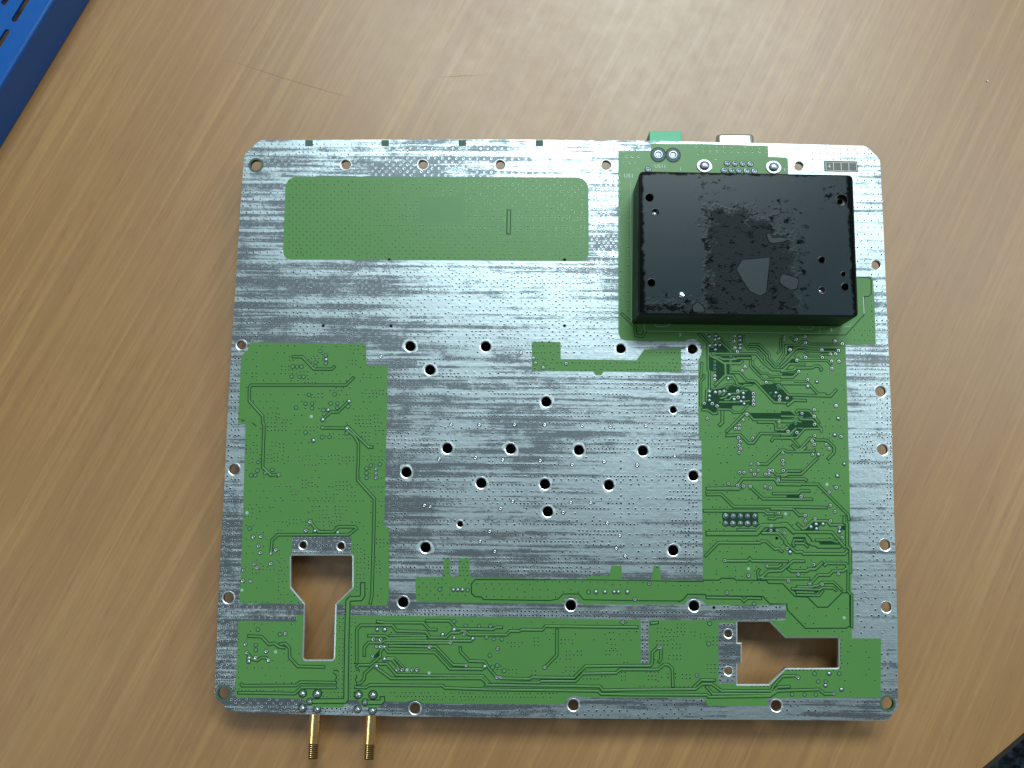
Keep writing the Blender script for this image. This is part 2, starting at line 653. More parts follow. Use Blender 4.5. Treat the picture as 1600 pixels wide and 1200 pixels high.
for r_, z_ in [(0.00002, TZ - 0.00002), (0.0005, TZ - 0.0001), (0.0010, TZ - 0.0004), (0.0013, TZ - 0.0009), (0.0014, TZ - 0.0014), (0.0014 + DRAFT, 0.0004), (DRAFT, 0.0004), (-0.0002, TZ - 0.0012)]:
    ring = []
    hx = x1_ - RB
    for (a_, b_) in rim:
        vx_, vy_ = a_ - cxm, b_ - cym
        m_ = Vector((vx_ / abs(hx), vy_ / abs(yb / 2))).normalized()
        ux = max(-1, min(1, (vx_) / (hx - 0.006))) if abs(vx_) > hx - 0.0065 else 0
        d_ = Vector((0.0, 0.0))
        if abs(vx_) >= hx - 0.0061:
            d_.x = math.copysign((abs(vx_) - (hx - 0.006)) / 0.006, vx_)
        hy = abs(yb / 2) - RB
        if abs(vy_) >= hy - 0.0061:
            d_.y = math.copysign((abs(vy_) - (hy - 0.006)) / 0.006, vy_)
        if d_.length > 1e-6:
            d_.normalize()
        ring.append((a_ + d_.x * r_, b_ + d_.y * r_, z_))
    rings.append(ring)
n_ = len(rim)
vv = [p for r_ in rings for p in r_]
ff = []
for k in range(len(rings) - 1):
    for i in range(n_):
        j = (i + 1) % n_
        q = (k * n_ + i, (k + 1) * n_ + i, (k + 1) * n_ + j, k * n_ + j)
        ff.append(q if sgn > 0 else q[::-1])
mb.add(vv, ff)
mb.obj('side_wall', M['blue'], tray, smooth=False)

# a white crumb on the desk
cx_, cy_ = at(1543, 126, 0.0004)
mb = MB()
v, f = boxpts(-0.0003, -0.0002, 0, 0.0003, 0.00025, 0.0004)
v = [(a + 0.0001 * math.sin(9 * b * 1e4), b + 0.0001 * math.cos(7 * c * 1e4), c) for a, b, c in v]
mb.add(v, f)
tag(mb.obj('paper_crumb', M['crumb'], None, (cx_, cy_, 0.00002)), 'tiny white crumb lying on the desk right of the board', 'crumb')

# ------------------------------------------------------------------ circuit board
board = empty('circuit_board', (BX, BY, 0))
tag(board, 'large green and silver circuit board lying upside down on the desk', 'circuit board')

OUT = [(381.5, 244), (384, 240), (404, 220.5), (409, 219)] + \
      [(545, 218.3), (680, 218), (820, 218.4), (980, 219.6), (1060, 221), (1190, 223.8), (1290, 226.3), (1349, 228)] + \
      [(1355, 230), (1372, 246), (1375, 251), (1381, 370), (1388, 540), (1392, 635), (1396, 765), (1400, 895), (1402.5, 1000), (1403.5, 1102)] + \
      [(1402, 1107), (1389, 1123), (1384, 1126), (1150, 1124.5), (900, 1122.5), (640, 1119.5), (570, 1118.5), (440, 1115), (363, 1112.5), (357, 1110)] + \
      [(339, 1092), (336, 1087), (340, 960), (345, 860), (350.5, 760), (355, 660), (362, 540), (370, 420), (376, 320)]
OUT = OUT[::-1]
CUT_L = [(455, 868), (455, 917), (477, 943.5), (476, 980), (474.5, 1030.5), (521.5, 1030.5), (523, 980), (524, 943.5), (550.5, 918), (550.5, 868)]
CUT_L = rounded(CUT_L, [3, 2, 2, 0, 4, 4, 0, 2, 2, 3], 3)
CUT_R = [(1152, 971.5), (1152, 1004), (1159, 1004), (1159, 1037), (1152, 1037), (1152, 1069), (1201, 1069), (1227, 1043.5), (1310, 1043.5), (1310, 997), (1227, 997), (1202, 971.5)]
CUT_R = rounded(CUT_R, [1, 1, 1, 1, 1, 1, 1, 1, 3, 3, 1, 1], 3)

# (x, y, radius, kind)   e: edge hole onto the desk, c: inner hole, k: counterbored corner hole, s: small drill hole
HOLES = [(400, 258, 9, 'k'), (540, 257, 7.5, 'e'), (660.5, 257, 7.5, 'e'), (781.5, 257.5, 7.5, 'e'), (947, 258, 7.5, 'e'),
         (1248.5, 259.5, 7, 'e'), (1369, 414, 7, 'e'), (1376, 612, 8, 'e'), (1379, 703, 8, 'e'), (1383, 852, 8, 'e'), (1385, 949, 7.5, 'e'),
         (1387, 1099, 9, 'k'), (1213, 1103, 8, 'e'), (896, 1102, 8, 'e'), (648.5, 1107, 8, 'e'), (350, 1083, 9, 'k'),
         (357, 934, 8, 'e'), (366, 733.5, 8, 'e'), (377, 539, 7, 'e'),
         (641, 541, 8, 'c'), (759, 541.5, 8, 'c'), (970, 545, 7.5, 'c'), (1082, 545.5, 7.7, 'c'), (672, 578, 8, 'c'), (853.5, 628, 8, 'c'),
         (1051.5, 607, 7.8, 'c'), (1052, 640.5, 5.5, 'c'), (699, 700.5, 8, 'c'), (798, 701.5, 8, 'c'), (904.5, 703.5, 8, 'c'),
         (1004.5, 704.5, 8, 'c'), (635, 738, 8, 'c'), (1083.5, 743.5, 7.7, 'c'), (752, 755, 8, 'c'), (851.5, 756.5, 8, 'c'), (951.5, 758, 8, 'c'),
         (856, 799.5, 8, 'c'), (665, 855.5, 8, 'c'), (1052, 860, 8, 'c'), (719, 819, 4.5, 'c'), (630, 941, 8, 'c'), (892, 946, 8, 'c'), (1084.5, 947, 8, 'c'),
         (473.5, 852, 5.5, 'c'), (532.8, 853.5, 5.5, 'c'), (1138, 990.5, 5.7, 'e'), (1138, 1049, 5.7, 'e'),
         (608, 406, 2.5, 's'), (882, 406, 2.5, 's'), (505, 509, 2.5, 's'), (611, 509.5, 2.5, 's'), (882, 509, 2.5, 's'), (1213.5, 841, 2.3, 's'), (1115.5, 949.3, 2.3, 's')]

LZ = ZB - 0.05 * MM
THICK = 1.6 * MM
lo_out = LL(OUT)
lo_cl, lo_cr = LL(CUT_L), LL(CUT_R)
hl = []
for hx, hy, r, kd in HOLES:
    c = L(hx, hy)
    hl.append(circ(c[0], c[1], (r + (1.4 if kd in 'ec' else 0)) * PX, 14 if kd == 's' else 28))
mb = MB()
sheet(mb, [lo_out, lo_cl, lo_cr] + hl, LZ, 0, THICK, side_mi=1, bottom=True)
mb.obj('laminate', [M['lam'], M['rim']], board)
mb = MB()
sheet(mb, [lo_out, lo_cl, lo_cr] + hl, ZB, 0, 0.04 * MM)
mb.obj('tin_plating', M['tin'], board)

# ------- solder mask areas
G1 = rounded([(446.5, 276), (919.5, 277), (920, 408), (442, 405.5)], [20, 22, 15, 15], 6)
GR = [(966, 236), (1017, 235), (1017, 224.6), (1100, 225), (1200, 228), (1200.5, 245), (1228, 246), (1231, 249), (1232, 290), (1300, 330),
      (1330, 420), (1337, 432), (1360, 432.5), (1364, 436), (1366.5, 480), (1368.5, 538), (1321, 538.5), (1324, 635), (1327.5, 765), (1330, 895), (1331, 997),
      (1310, 997), (1227, 997), (1202, 971.5), (1202, 969.4), (1227.6, 969.4), (1227.6, 945), (1104, 945), (1098.3, 939), (1098.3, 907),
      (1097, 765), (1096, 690), (1092, 686), (1091, 640), (1091, 563), (1095, 555), (1097, 546), (1094, 536), (1088, 531), (1082, 529.5), (1075, 531), (1069, 534),
      (1060, 533.3), (978, 532), (970, 529), (966.3, 521), (966, 400)]
G3 = [(649, 904), (652, 901.3), (690, 901), (693, 898), (693, 872), (703, 872), (703.5, 898), (706, 901.5), (714, 901.5), (717, 898), (717.5, 872), (734, 872.5),
      (734, 899), (738, 902), (860, 905), (917, 904.5), (917.3, 900), (952, 900), (955, 884), (971, 884), (971.5, 903), (974, 905.7), (1017, 906), (1021.5, 884), (1031, 884), (1033, 906.3),
      (1098, 907), (1098, 939), (1094, 935), (1085, 932.5), (1076, 935), (1071, 944.3), (920, 944.5), (906, 944), (902, 936), (892, 932), (882, 936), (878, 943.6), (860, 943.4),
      (730, 941.6), (655, 940.3), (650, 938)]
G4 = [(391, 535), (572, 537.5), (573, 570.5), (604, 571.5), (606, 574), (604.5, 650), (602.7, 720), (600.5, 820), (604, 823), (608.5, 828), (607.5, 930), (605, 944), (602, 946.5),
      (548, 946), (540, 945.8), (524, 944), (550.5, 918), (550.5, 868.2), (549, 868.2), (549, 838.5), (456.5, 838), (456.5, 868.2), (455, 868.2), (455, 917), (477, 943.5),
      (378, 942.5), (374.5, 938), (376, 900), (380, 800), (381, 760), (383.6, 664), (382.5, 662), (372.3, 661.5), (374, 620), (377, 558), (380, 553), (387, 547)]
G5 = [(376, 969.8), (463, 971.5), (463, 960.3), (474.8, 960.3), (474.5, 1030.5), (521.5, 1030.5), (523, 961), (540, 961), (540, 946.4), (548, 946.5), (548, 961.8), (620, 962),
      (780, 964.2), (900, 966.8), (1001, 968.6), (1001.3, 1038.5), (1013.5, 1038.5), (1013.5, 968.8), (1122, 969.4), (1201.7, 969.6), (1201.7, 971.5), (1152, 971.5), (1152, 973.2),
      (1122.5, 973.2), (1122.5, 1068), (1152, 1068), (1152, 1069), (1201, 1069), (1227, 1043.5), (1310, 1043.5), (1310, 997.3), (1331, 997.3), (1376.5, 997.5), (1376, 1088), (1373, 1090),
      (1234, 1091), (1199.5, 1090.5), (1199.5, 1103), (1106, 1102.7), (1101, 1092), (1090, 1091), (910, 1089), (900, 1087), (889, 1089), (882, 1099), (870, 1100.5), (760, 1100),
      (661, 1099), (656, 1096), (648, 1093.5), (640, 1095.5), (634, 1097.3), (601, 1096), (594, 1103.5), (588, 1105), (569, 1105), (562, 1099), (559, 1094), (546, 1094), (535, 1105.5),
      (500, 1104.5), (490, 1103.5), (482, 1102.5), (475, 1094), (470, 1091.5), (372, 1089.8), (368, 1087.5), (367.3, 1083), (370, 1030), (372.5, 974)]
G6 = [(831, 536), (833, 534), (874, 534.3), (876, 536), (876.2, 561), (994, 563), (1007, 546), (1064, 544), (1064.3, 582), (943, 580.6), (940, 586), (931, 586), (927, 580.4), (831, 579)]
MASKS = {}
for nm, g in (('G1', G1), ('GR', GR), ('G3', G3), ('G4', G4), ('G5', G5), ('G6', G6)):
    mb = MB()
    lp = LL(g)
    extra = []
    for (hx, hy, r, kd), h in zip(HOLES, hl):
        if kd == 's' and inside([(hx, hy)], [g])[0]:
            extra.append(h)
    sheet(mb, [lp] + extra, ZB + 0.07 * MM, 0, 0.068 * MM)
    MASKS[nm] = mb.obj('solder_mask', M['mask'], board)
Z1, Z2, Z3 = ZB + 0.10 * MM, ZB + 0.125 * MM, ZB + 0.16 * MM


def which(px, py):
    for nm, g in (('G1', G1), ('GR', GR), ('G3', G3), ('G4', G4), ('G5', G5), ('G6', G6)):
        if inside([(px, py)], [g])[0]:
            return nm
    return None


def mask_of(pts):
    for p in [pts[len(pts) // 2]] + list(pts):
        w_ = which(*p)
        if w_:
            return MASKS[w_]
    return board


# ------- hole rims
for (hx, hy, r, kd), h in zip(HOLES, hl):
    if kd == 's':
        continue
    c = L(hx, hy)
    mb = MB()
    if kd == 'k':
        lathe(mb, [((r + 3.2) * PX, ZB + 0.03 * MM), ((r + 2.8) * PX, ZB + 0.06 * MM), (r * PX, ZB + 0.055 * MM), (r * PX - 2e-5, ZB - 1.7 * MM)], 28, c, [0, 1, 1], cap=False)
        mb.obj('hole_rim', [M['lam'], M['lam']], board, smooth=False)
    else:
        lathe(mb, [((r + 2.1) * PX, ZB + 0.004 * MM), ((r + 1.9) * PX, ZB + 0.018 * MM), ((r + 1.4) * PX, ZB + 0.016 * MM), (r * PX, ZB - 0.085 * MM), (r * PX - 2e-6, ZB - 1.66 * MM)], 28, c, None, cap=False)
        mb.obj('hole_rim', M['rim'], board, smooth=False)
    if kd == 'c' and r > 7 and 540 < hy < 900:
        # pale scuff left by a screw head, with a broken outline
        ph, amp = rnd.uniform(0, 6.28), rnd.uniform(1.0, 2.2)
        ring = []
        for q in range(40):
            t = 2 * math.pi * q / 40
            rr = r + 3.6 + amp * max(-0.7, math.sin(2 * t + ph)) + 0.9 * math.sin(5 * t + 2 * ph) + rnd.uniform(-.5, .5)
            ring.append((c[0] + rr * PX * math.cos(t), c[1] + rr * PX * math.sin(t)))
        mb = MB()
        sheet(mb, [ring, circ(c[0], c[1], (r + 1.6) * PX, 28)], ZB + 0.009 * MM, 0)
        mb.obj('screw_scuff', M['scuff'], board)

# ------- plated rim round the two cut-outs
for cut in (CUT_L, CUT_R):
    lp = LL(cut)
    cxm = sum(p[0] for p in lp) / len(lp)
    n = len(lp)
    a2 = sum(lp[i][0] * lp[(i + 1) % n][1] - lp[(i + 1) % n][0] * lp[i][1] for i in range(n))
    s_ = -1 if a2 > 0 else 1
    mb = MB()
    outer = []
    for i in range(n):
        p0, p1, p2 = Vector(lp[i - 1]), Vector(lp[i]), Vector(lp[(i + 1) % n])
        d = ((p1 - p0).normalized() + (p2 - p1).normalized()).normalized()
        m = Vector((-d.y, d.x)) * s_
        outer.append(m)
    vv, ff = [], []
    for (x, y), m in zip(lp, outer):
        w_ = 2.3 * PX
        vv += [(x + m.x * w_, y + m.y * w_, ZB + 0.072 * MM), (x + m.x * w_ * 0.96, y + m.y * w_ * 0.96, ZB + 0.16 * MM), (x - m.x * 1e-5, y - m.y * 1e-5, ZB + 0.085 * MM), (x - m.x * 1e-5, y - m.y * 1e-5, ZB - 1.66 * MM)]
    for i in range(n):
        j = (i + 1) % n
        for k in range(3):
            q = (4 * i + k, 4 * i + k + 1, 4 * j + k + 1, 4 * j + k)
            ff.append(q if s_ < 0 else q[::-1])
    mb.add(vv, ff)
    mb.obj('cutout_rim', M['rim'], board)

# ------- bare laminate squares on the top edge
for x0 in (477, 596, 716.4, 837):
    mb = MB()
    sheet(mb, [LL([(x0, 228.5), (x0 + 11.8, 228.5), (x0 + 11.8, 218.9), (x0, 218.9)])], ZB + 0.03 * MM, 0, 0.03 * MM)
    mb.obj('edge_clearance', M['lam'], board)


# ------- copper traces under the mask
def crop(ox, oy, s):
    return lambda pts: [(ox + a / s, oy + b / s) for a, b in pts]


TR = []


def tr(f, pts, w=2.6, gap=1.35):
    TR.append((f(pts) if f else pts, w, gap))


def gr(f, pts, w=1.6):
    TR.append((f(pts) if f else pts, 0, w))


A_ = crop(1060, 500, 8.889)
B_ = crop(1220, 500, 8.889)
C_ = crop(1060, 630, 8.889)
D_ = crop(1220, 630, 8.889)
E_ = crop(1060, 760, 8.889)
F_ = crop(1220, 760, 8.889)
G_ = crop(1060, 880, 8.889)
H_ = crop(1220, 880, 8.889)
I_ = crop(340, 520, 5.714)
J_ = crop(340, 720, 5.714)
K_ = crop(330, 900, 6.667)
K2 = crop(330, 1020, 6.667)
L_ = crop(540, 940, 6.667)
O_ = crop(760, 940, 6.667)
Q_ = crop(980, 940, 6.667)
R_ = crop(1200, 940, 6.667)
U_ = crop(440, 1060, 8.0)

# left area
tr(I_, [(670, 215), (755, 215), (860, 325), (1020, 325), (1045, 300)])
tr(None, I_([(1215, 400), (1145, 468), (300, 468), (285, 490), (283, 610), (403, 745), (403, 800), (415, 825), (403, 1180)]) + J_([(403, 60), (475, 130), (550, 122)]))
tr(I_, [(1172, 612), (1075, 708), (1010, 708), (937, 777)])
tr(I_, [(937, 850), (1130, 852), (1160, 838), (1350, 1022), (1385, 1022)])
tr(None, I_([(1152, 868), (1215, 915), (1258, 985), (1256, 1180)]) + J_([(1250, 90), (1250, 175), (1400, 340), (1395, 600), (1378, 1200)]) + [(578.5, 943)])
tr(J_, [(826, 545), (900, 635), (1035, 635), (1075, 590), (1225, 590), (1238, 606), (1170, 660), (540, 660), (485, 710), (478, 825)])
tr(None, K_([(1578, 75), (1578, 205), (1555, 235), (1445, 240), (1425, 265), (1412, 700)]) + U_([(808, 0), (806, 262), (788, 283), (392, 285)]), 5.0, 1.6)
tr(K_, [(385, 625), (525, 632), (600, 712), (655, 700), (705, 738), (765, 748)])
tr(K_, [(712, 712), (770, 703), (816, 750), (818, 850), (905, 942), (1180, 947)])
tr(K2, [(310, 325), (325, 342), (880, 340), (930, 305), (1300, 312)])
tr(K2, [(280, 415), (870, 425), (940, 360), (1300, 362)])
tr(K_, [(375, 800), (430, 868), (480, 880), (520, 850), (570, 850), (599, 878)])
tr(U_, [(1080, 300), (1235, 300), (1262, 275), (1258, 235)], 5.0, 1.6)
# bottom area
tr(L_, [(325, 207), (400, 218), (810, 220), (870, 290), (950, 292)])
tr(None, L_([(840, 200), (1085, 200), (1150, 282), (1500, 290)]) + O_([(70, 290), (92, 270), (165, 268)]))
tr(None, L_([(117, 640), (117, 290), (155, 247), (485, 247), (535, 305), (835, 315), (882, 375), (1045, 375), (1095, 325), (1180, 325), (1205, 308), (1250, 312), (1285, 345)]) +
   O_([(0, 345), (212, 345), (245, 307), (340, 308), (365, 293), (580, 295), (620, 257), (1575, 267)]))
tr(L_, [(235, 355), (415, 360), (440, 383), (845, 380)])
tr(L_, [(455, 353), (840, 357)], 2.0, 1.1)
tr(L_, [(195, 565), (197, 475), (238, 427), (380, 427), (402, 405), (1305, 410), (1322, 388)])
tr(L_, [(405, 433), (1090, 432)], 2.2, 1.1)
tr(L_, [(450, 460), (940, 470), (1120, 660), (1258, 665)])
tr(L_, [(405, 480), (442, 525), (930, 530), (1088, 700), (1420, 705), (1447, 680)])
tr(L_, [(395, 478), (365, 512), (363, 570), (255, 660), (140, 660), (112, 682)])
tr(None, L_([(120, 853), (155, 850), (195, 808), (197, 750), (310, 650), (430, 650), (530, 765), (1430, 775), (1490, 840)]) + O_([(0, 843), (545, 843), (572, 828), (925, 830), (1005, 750), (1350, 745), (1390, 708)]) + Q_([(0, 708), (320, 708), (385, 655), (428, 658), (470, 700), (475, 888)]))
tr(None, L_([(322, 690), (475, 800), (1420, 800), (1475, 858)]) + O_([(0, 868), (1180, 885), (1215, 925)]) + Q_([(0, 918), (710, 912), (780, 857), (880, 857), (980, 930), (1500, 930)]) + R_([(55, 880), (150, 778), (290, 772), (313, 790)]))
tr(None, L_([(100, 892), (210, 895), (250, 870), (1010, 875), (1035, 900)]) + O_([(0, 915), (1165, 930), (1195, 962)]) + Q_([(0, 968), (825, 972), (845, 992), (1485, 985)]) + R_([(60, 955), (100, 930), (530, 915), (590, 962), (680, 960)]))
tr(L_, [(405, 600), (485, 605), (535, 665), (560, 710)])
tr(L_, [(430, 585), (510, 590), (608, 690), (605, 720)], 2.0, 1.1)
tr(L_, [(1195, 475), (1197, 522), (1290, 620), (1450, 625), (1490, 690), (1575, 790)])
tr(O_, [(735, 290), (733, 558), (608, 687)])
tr(None, O_([(150, 800), (450, 805), (472, 790), (910, 793), (1030, 675), (1400, 668)]) + Q_([(0, 668), (240, 668), (260, 640), (262, 530), (315, 480)]))
tr(Q_, [(352, 482), (350, 600), (328, 632)])
tr(Q_, [(245, 228), (320, 218)])
tr(None, Q_([(822, 882), (890, 960), (1500, 962)]) + R_([(70, 920), (105, 890), (225, 886)]))
tr(Q_, [(690, 895), (770, 818), (912, 820)])
# dense area
tr(A_, [(503, 466), (1080, 470), (1185, 600), (1300, 690), (1470, 695), (1540, 610), (1600, 610)])
tr(A_, [(503, 512), (570, 515), (612, 545), (785, 548), (830, 530), (1010, 532)])
tr(A_, [(428, 455), (455, 505), (545, 545), (625, 600), (850, 605), (890, 570)], 3)
tr(A_, [(650, 610), (655, 765), (505, 910)], 3)
tr(A_, [(665, 770), (755, 775), (808, 860), (810, 895)], 3)
tr(A_, [(725, 728), (850, 732), (950, 842), (1060, 852), (1330, 1142), (1500, 1150)])
tr(A_, [(985, 338), (1125, 340), (1262, 480), (1262, 530), (1365, 640)], 2.2, 1.0)
tr(A_, [(960, 368), (1105, 372), (1230, 498), (1230, 545), (1345, 662)], 2.2, 1.0)
tr(A_, [(905, 215), (905, 310), (965, 402), (1085, 402), (1195, 512), (1195, 560), (1310, 680)], 2.2, 1.0)
tr(A_, [(280, 190), (410, 325), (412, 690), (430, 715), (430, 960), (392, 990), (385, 1130)], 2.2)
tr(A_, [(330, 190), (445, 315)], 1.6, 0.9)
tr(A_, [(560, 280), (735, 448)], 2.2, 1.0)
tr(A_, [(600, 262), (770, 425)], 2.2, 1.0)
tr(A_, [(1000, 560), (1000, 645), (1170, 822), (1310, 830), (1340, 868), (1600, 868)], 2.2, 1.1)
tr(A_, [(1030, 570), (1030, 620), (1150, 740), (1232, 740), (1272, 782), (1600, 790)], 2.2, 1.1)
tr(A_, [(320, 590), (305, 790), (318, 806), (330, 600)], 1.6, 1.0)
tr(A_, [(355, 760), (355, 800), (310, 855), (307, 1190)], 2.0, 1.1)
tr(A_, [(470, 962), (620, 932), (660, 902), (730, 902), (762, 885)], 2.0, 1.1)
tr(A_, [(560, 1042), (645, 958)], 2, 1)
tr(A_, [(600, 1055), (672, 985)], 2, 1)
tr(A_, [(575, 1088), (650, 1080), (700, 1025), (830, 1020), (880, 978), (960, 985)], 2.0, 1)
tr(A_, [(640, 1110), (705, 1108), (745, 1065), (820, 1065)], 2.0, 1)
tr(A_, [(560, 1140), (760, 1142), (990, 1125)], 2.0, 1)
tr(A_, [(815, 895), (900, 922), (925, 900), (1020, 902)], 2.0, 1)
tr(A_, [(1450, 220), (1455, 480), (1375, 590)], 2, 1)
tr(A_, [(1482, 350), (1482, 495), (1392, 600)], 2, 1)
tr(A_, [(1420, 260), (1408, 430), (1372, 465)], 1.6, .9)
tr(A_, [(1600, 440), (1405, 638)], 2, 1)
tr(A_, [(1600, 505), (1420, 668)], 2, 1)
tr(B_, [(75, 480), (80, 352), (240, 350), (290, 302), (358, 302), (400, 335), (840, 335)], 2.2, 1.1)
tr(B_, [(60, 540), (225, 385), (345, 385), (390, 402), (560, 405)], 2.2, 1.1)
tr(B_, [(345, 420), (390, 432), (735, 440), (770, 470)], 2.2, 1.1)
tr(B_, [(110, 560), (230, 430), (320, 432), (400, 500), (540, 503), (572, 475), (680, 475)], 2.2, 1.1)
tr(B_, [(70, 605), (150, 530), (240, 530), (265, 562), (640, 565), (700, 622)], 2.2, 1.1)
tr(B_, [(40, 690), (120, 610), (335, 615)], 2.2, 1.1)
tr(B_, [(0, 715), (180, 700), (212, 670), (430, 665), (472, 640), (530, 642), (562, 680), (555, 705)], 2.6)
tr(B_, [(0, 800), (160, 800), (246, 718)], 2.2)
tr(B_, [(0, 855), (355, 857)], 2.0, 1.0)
tr(B_, [(0, 885), (385, 887), (522, 1033), (620, 1030)])
tr(B_, [(10, 935), (105, 1040), (690, 1058), (768, 972)])
tr(B_, [(90, 1190), (180, 1115), (350, 1120)])
tr(B_, [(130, 240), (192, 300)], 2, 1)
tr(C_, [(662, 402), (920, 140), (962, 140), (1045, 228), (1410, 230), (1440, 256), (1600, 258)])
tr(C_, [(1100, 262), (1330, 265), (1350, 300), (1352, 368), (1470, 365), (1520, 320)])
tr(C_, [(662, 450), (860, 440), (970, 555), (1040, 555), (1140, 422), (1550, 427), (1600, 380)])
tr(C_, [(1290, 530), (1322, 482), (1570, 490), (1640, 560)], 2.2)
tr(C_, [(1103, 843), (1225, 850), (1420, 657), (1470, 652), (1510, 673), (1900, 670)])
tr(C_, [(330, 92), (400, 92), (480, 145), (540, 140)])
tr(C_, [(610, 105), (610, 268), (565, 310)], 3.4)
tr(C_, [(540, 82), (730, 90), (762, 130), (880, 125), (970, 20)], 2.2, 1.1)
tr(C_, [(822, 1143), (890, 1050), (1330, 1052), (1360, 1085), (1380, 1125), (1700, 1132)], 3)
tr(C_, [(1306, 938), (1362, 998), (1470, 990), (1512, 945), (1700, 942)], 2.4)
tr(C_, [(390, 1185), (820, 1178)])
tr(D_, [(155, 585), (222, 650), (268, 640), (400, 490), (460, 490), (492, 512), (640, 516), (738, 612), (735, 690), (650, 780)])
tr(D_, [(160, 505), (250, 600)], 2.0, 1.1)
tr(D_, [(270, 672), (350, 608)])
tr(D_, [(508, 765), (285, 985), (95, 987), (55, 1012), (0, 1012)])
tr(D_, [(0, 1050), (330, 1055), (360, 1075)])
tr(None, D_([(0, 1122), (520, 1128)]) + F_([(535, 0), (940, 400), (945, 470)]))
tr(D_, [(210, 130), (232, 100), (390, 105), (460, 180), (530, 275)])
tr(D_, [(0, 182), (240, 185), (280, 225), (440, 230), (560, 352), (562, 400)], 2.2)
tr(D_, [(0, 240), (200, 240), (285, 265)], 2.2)
tr(D_, [(0, 372), (40, 372), (95, 318)], 2.2)
tr(D_, [(0, 440), (120, 440), (215, 345)], 2.2)
tr(D_, [(0, 477), (220, 480), (330, 355), (555, 350)], 2.2)
tr(E_, [(390, 35), (830, 40), (862, 8)])
tr(E_, [(390, 115), (595, 112), (765, 282), (1600, 285), (2060, 295)])
tr(E_, [(995, 5), (1170, 172), (1860, 180)])
tr(E_, [(350, 340), (1195, 345), (1222, 380), (1330, 380)])
tr(E_, [(1310, 100), (1660, 100), (1700, 60), (1820, 65)])
tr(None, E_([(1280, 312), (1590, 318)]) + F_([(175, 320), (255, 403), (338, 403)]))
tr(E_, [(390, 655), (1085, 657), (1190, 545), (1500, 540), (1610, 640)], 5.0, 1.6)
tr(E_, [(820, 602), (1075, 602), (1130, 545), (1215, 530)], 2.4)
tr(E_, [(370, 970), (555, 782), (1130, 785), (1152, 762), (1220, 765), (1340, 872), (1390, 862), (1445, 910)])
tr(E_, [(1155, 650), (1390, 652), (1475, 745), (1500, 790)], 3)
tr(E_, [(642, 1035), (960, 1035), (990, 1000), (1020, 1035), (1520, 1042)])
tr(E_, [(1235, 1118), (1390, 1115), (1432, 1078)])
tr(E_, [(1750, 1040), (1590, 1038), (1430, 1172), (1250, 1180), (1160, 1250)])
tr(E_, [(1250, 448), (1335, 452), (1362, 422), (1440, 420)], 2.2)
tr(F_, [(0, 522), (82, 522), (190, 632), (710, 637), (890, 850)], 3)
tr(F_, [(225, 515), (305, 590), (342, 580), (440, 482), (640, 480), (690, 535), (870, 535)], 3)
tr(F_, [(50, 775), (210, 912), (290, 910), (312, 937), (880, 940), (930, 892)], 3)
tr(F_, [(880, 415), (882, 500), (915, 520), (920, 838), (962, 868), (967, 1200)], 3)
tr(F_, [(190, 830), (165, 800), (185, 742), (312, 745)], 2.2)
tr(F_, [(190, 792), (320, 792), (378, 840)], 2.4)
tr(F_, [(482, 748), (710, 748), (790, 778)], 2.4)
gr(F_, [(340, 650), (415, 725), (425, 760), (455, 765)])
gr(F_, [(340, 740), (360, 790), (440, 828), (480, 830), (510, 858), (820, 860), (852, 832), (835, 802), (540, 800)])
tr(F_, [(100, 1140), (150, 1180), (360, 1175), (400, 1150), (480, 1150), (580, 1055)], 3)
tr(F_, [(600, 1100), (640, 1070), (900, 1072), (930, 1130)], 2.6)
gr(None, G_([(0, 252), (340, 252), (355, 235), (565, 235), (595, 208), (765, 210), (800, 235), (1220, 240), (1250, 282), (1450, 285)]) + H_([(190, 460), (370, 470), (510, 610), (650, 610), (850, 410), (930, 412), (955, 432), (960, 868), (912, 902), (340, 905), (92, 650), (80, 566)]) + G_([(1505, 565), (1270, 565), (1170, 460), (390, 455), (370, 435), (130, 430), (62, 508), (0, 540)]))
tr(G_, [(390, 478), (870, 483), (910, 530), (958, 485), (1150, 490)], 2.2)
tr(G_, [(1125, 85), (1100, 115), (1108, 205), (1170, 190), (1248, 112)], 2.0)
tr(G_, [(1150, 212), (1600, 215), (1820, 215)], 2.6)
tr(H_, [(400, 290), (520, 165), (670, 165), (720, 112), (870, 107), (920, 70)], 2.8)
tr(H_, [(222, 330), (410, 332), (520, 310), (562, 268), (730, 265), (848, 378)], 2.2)
tr(H_, [(150, 355), (540, 368), (580, 342), (730, 347), (768, 380)], 2.2)
tr(H_, [(215, 402), (465, 408)], 2.2)
tr(H_, [(220, 442), (530, 447), (585, 382)], 2.2)
tr(H_, [(935, 20), (930, 390), (985, 440), (985, 890)], 2.2)
# bottom middle strip: outline grooves and a ring round the pour
V_ = crop(620, 840, 6.667)
gr(None, V_([(1600, 435), (1500, 440), (820, 435), (778, 480), (778, 580), (815, 615), (880, 618), (905, 645), (1600, 655)]))
gr(None, [(860, 905.8), (917, 906), (1000, 907), (1060, 908.3)], 1.2)
gr(None, [(860, 938), (872, 936), (880, 928), (904, 928), (912, 937), (1000, 938.5), (1062, 939)], 1.4)
# single resonator in the upper patch
tr(None, [(795.2, 329), (794.4, 365)], 4.0, 1.5)
# left of the module and its corner
tr(None, [(971, 490), (985, 503), (992, 511), (993, 524), (1003, 526), (1009, 518)], 2.6, 1.2)
gr(None, [(1341, 433), (1358, 434), (1361, 437), (1361, 460), (1357, 463), (1350, 463.5), (1350, 492), (1321, 523.5), (1240, 523.5)], 1.3)
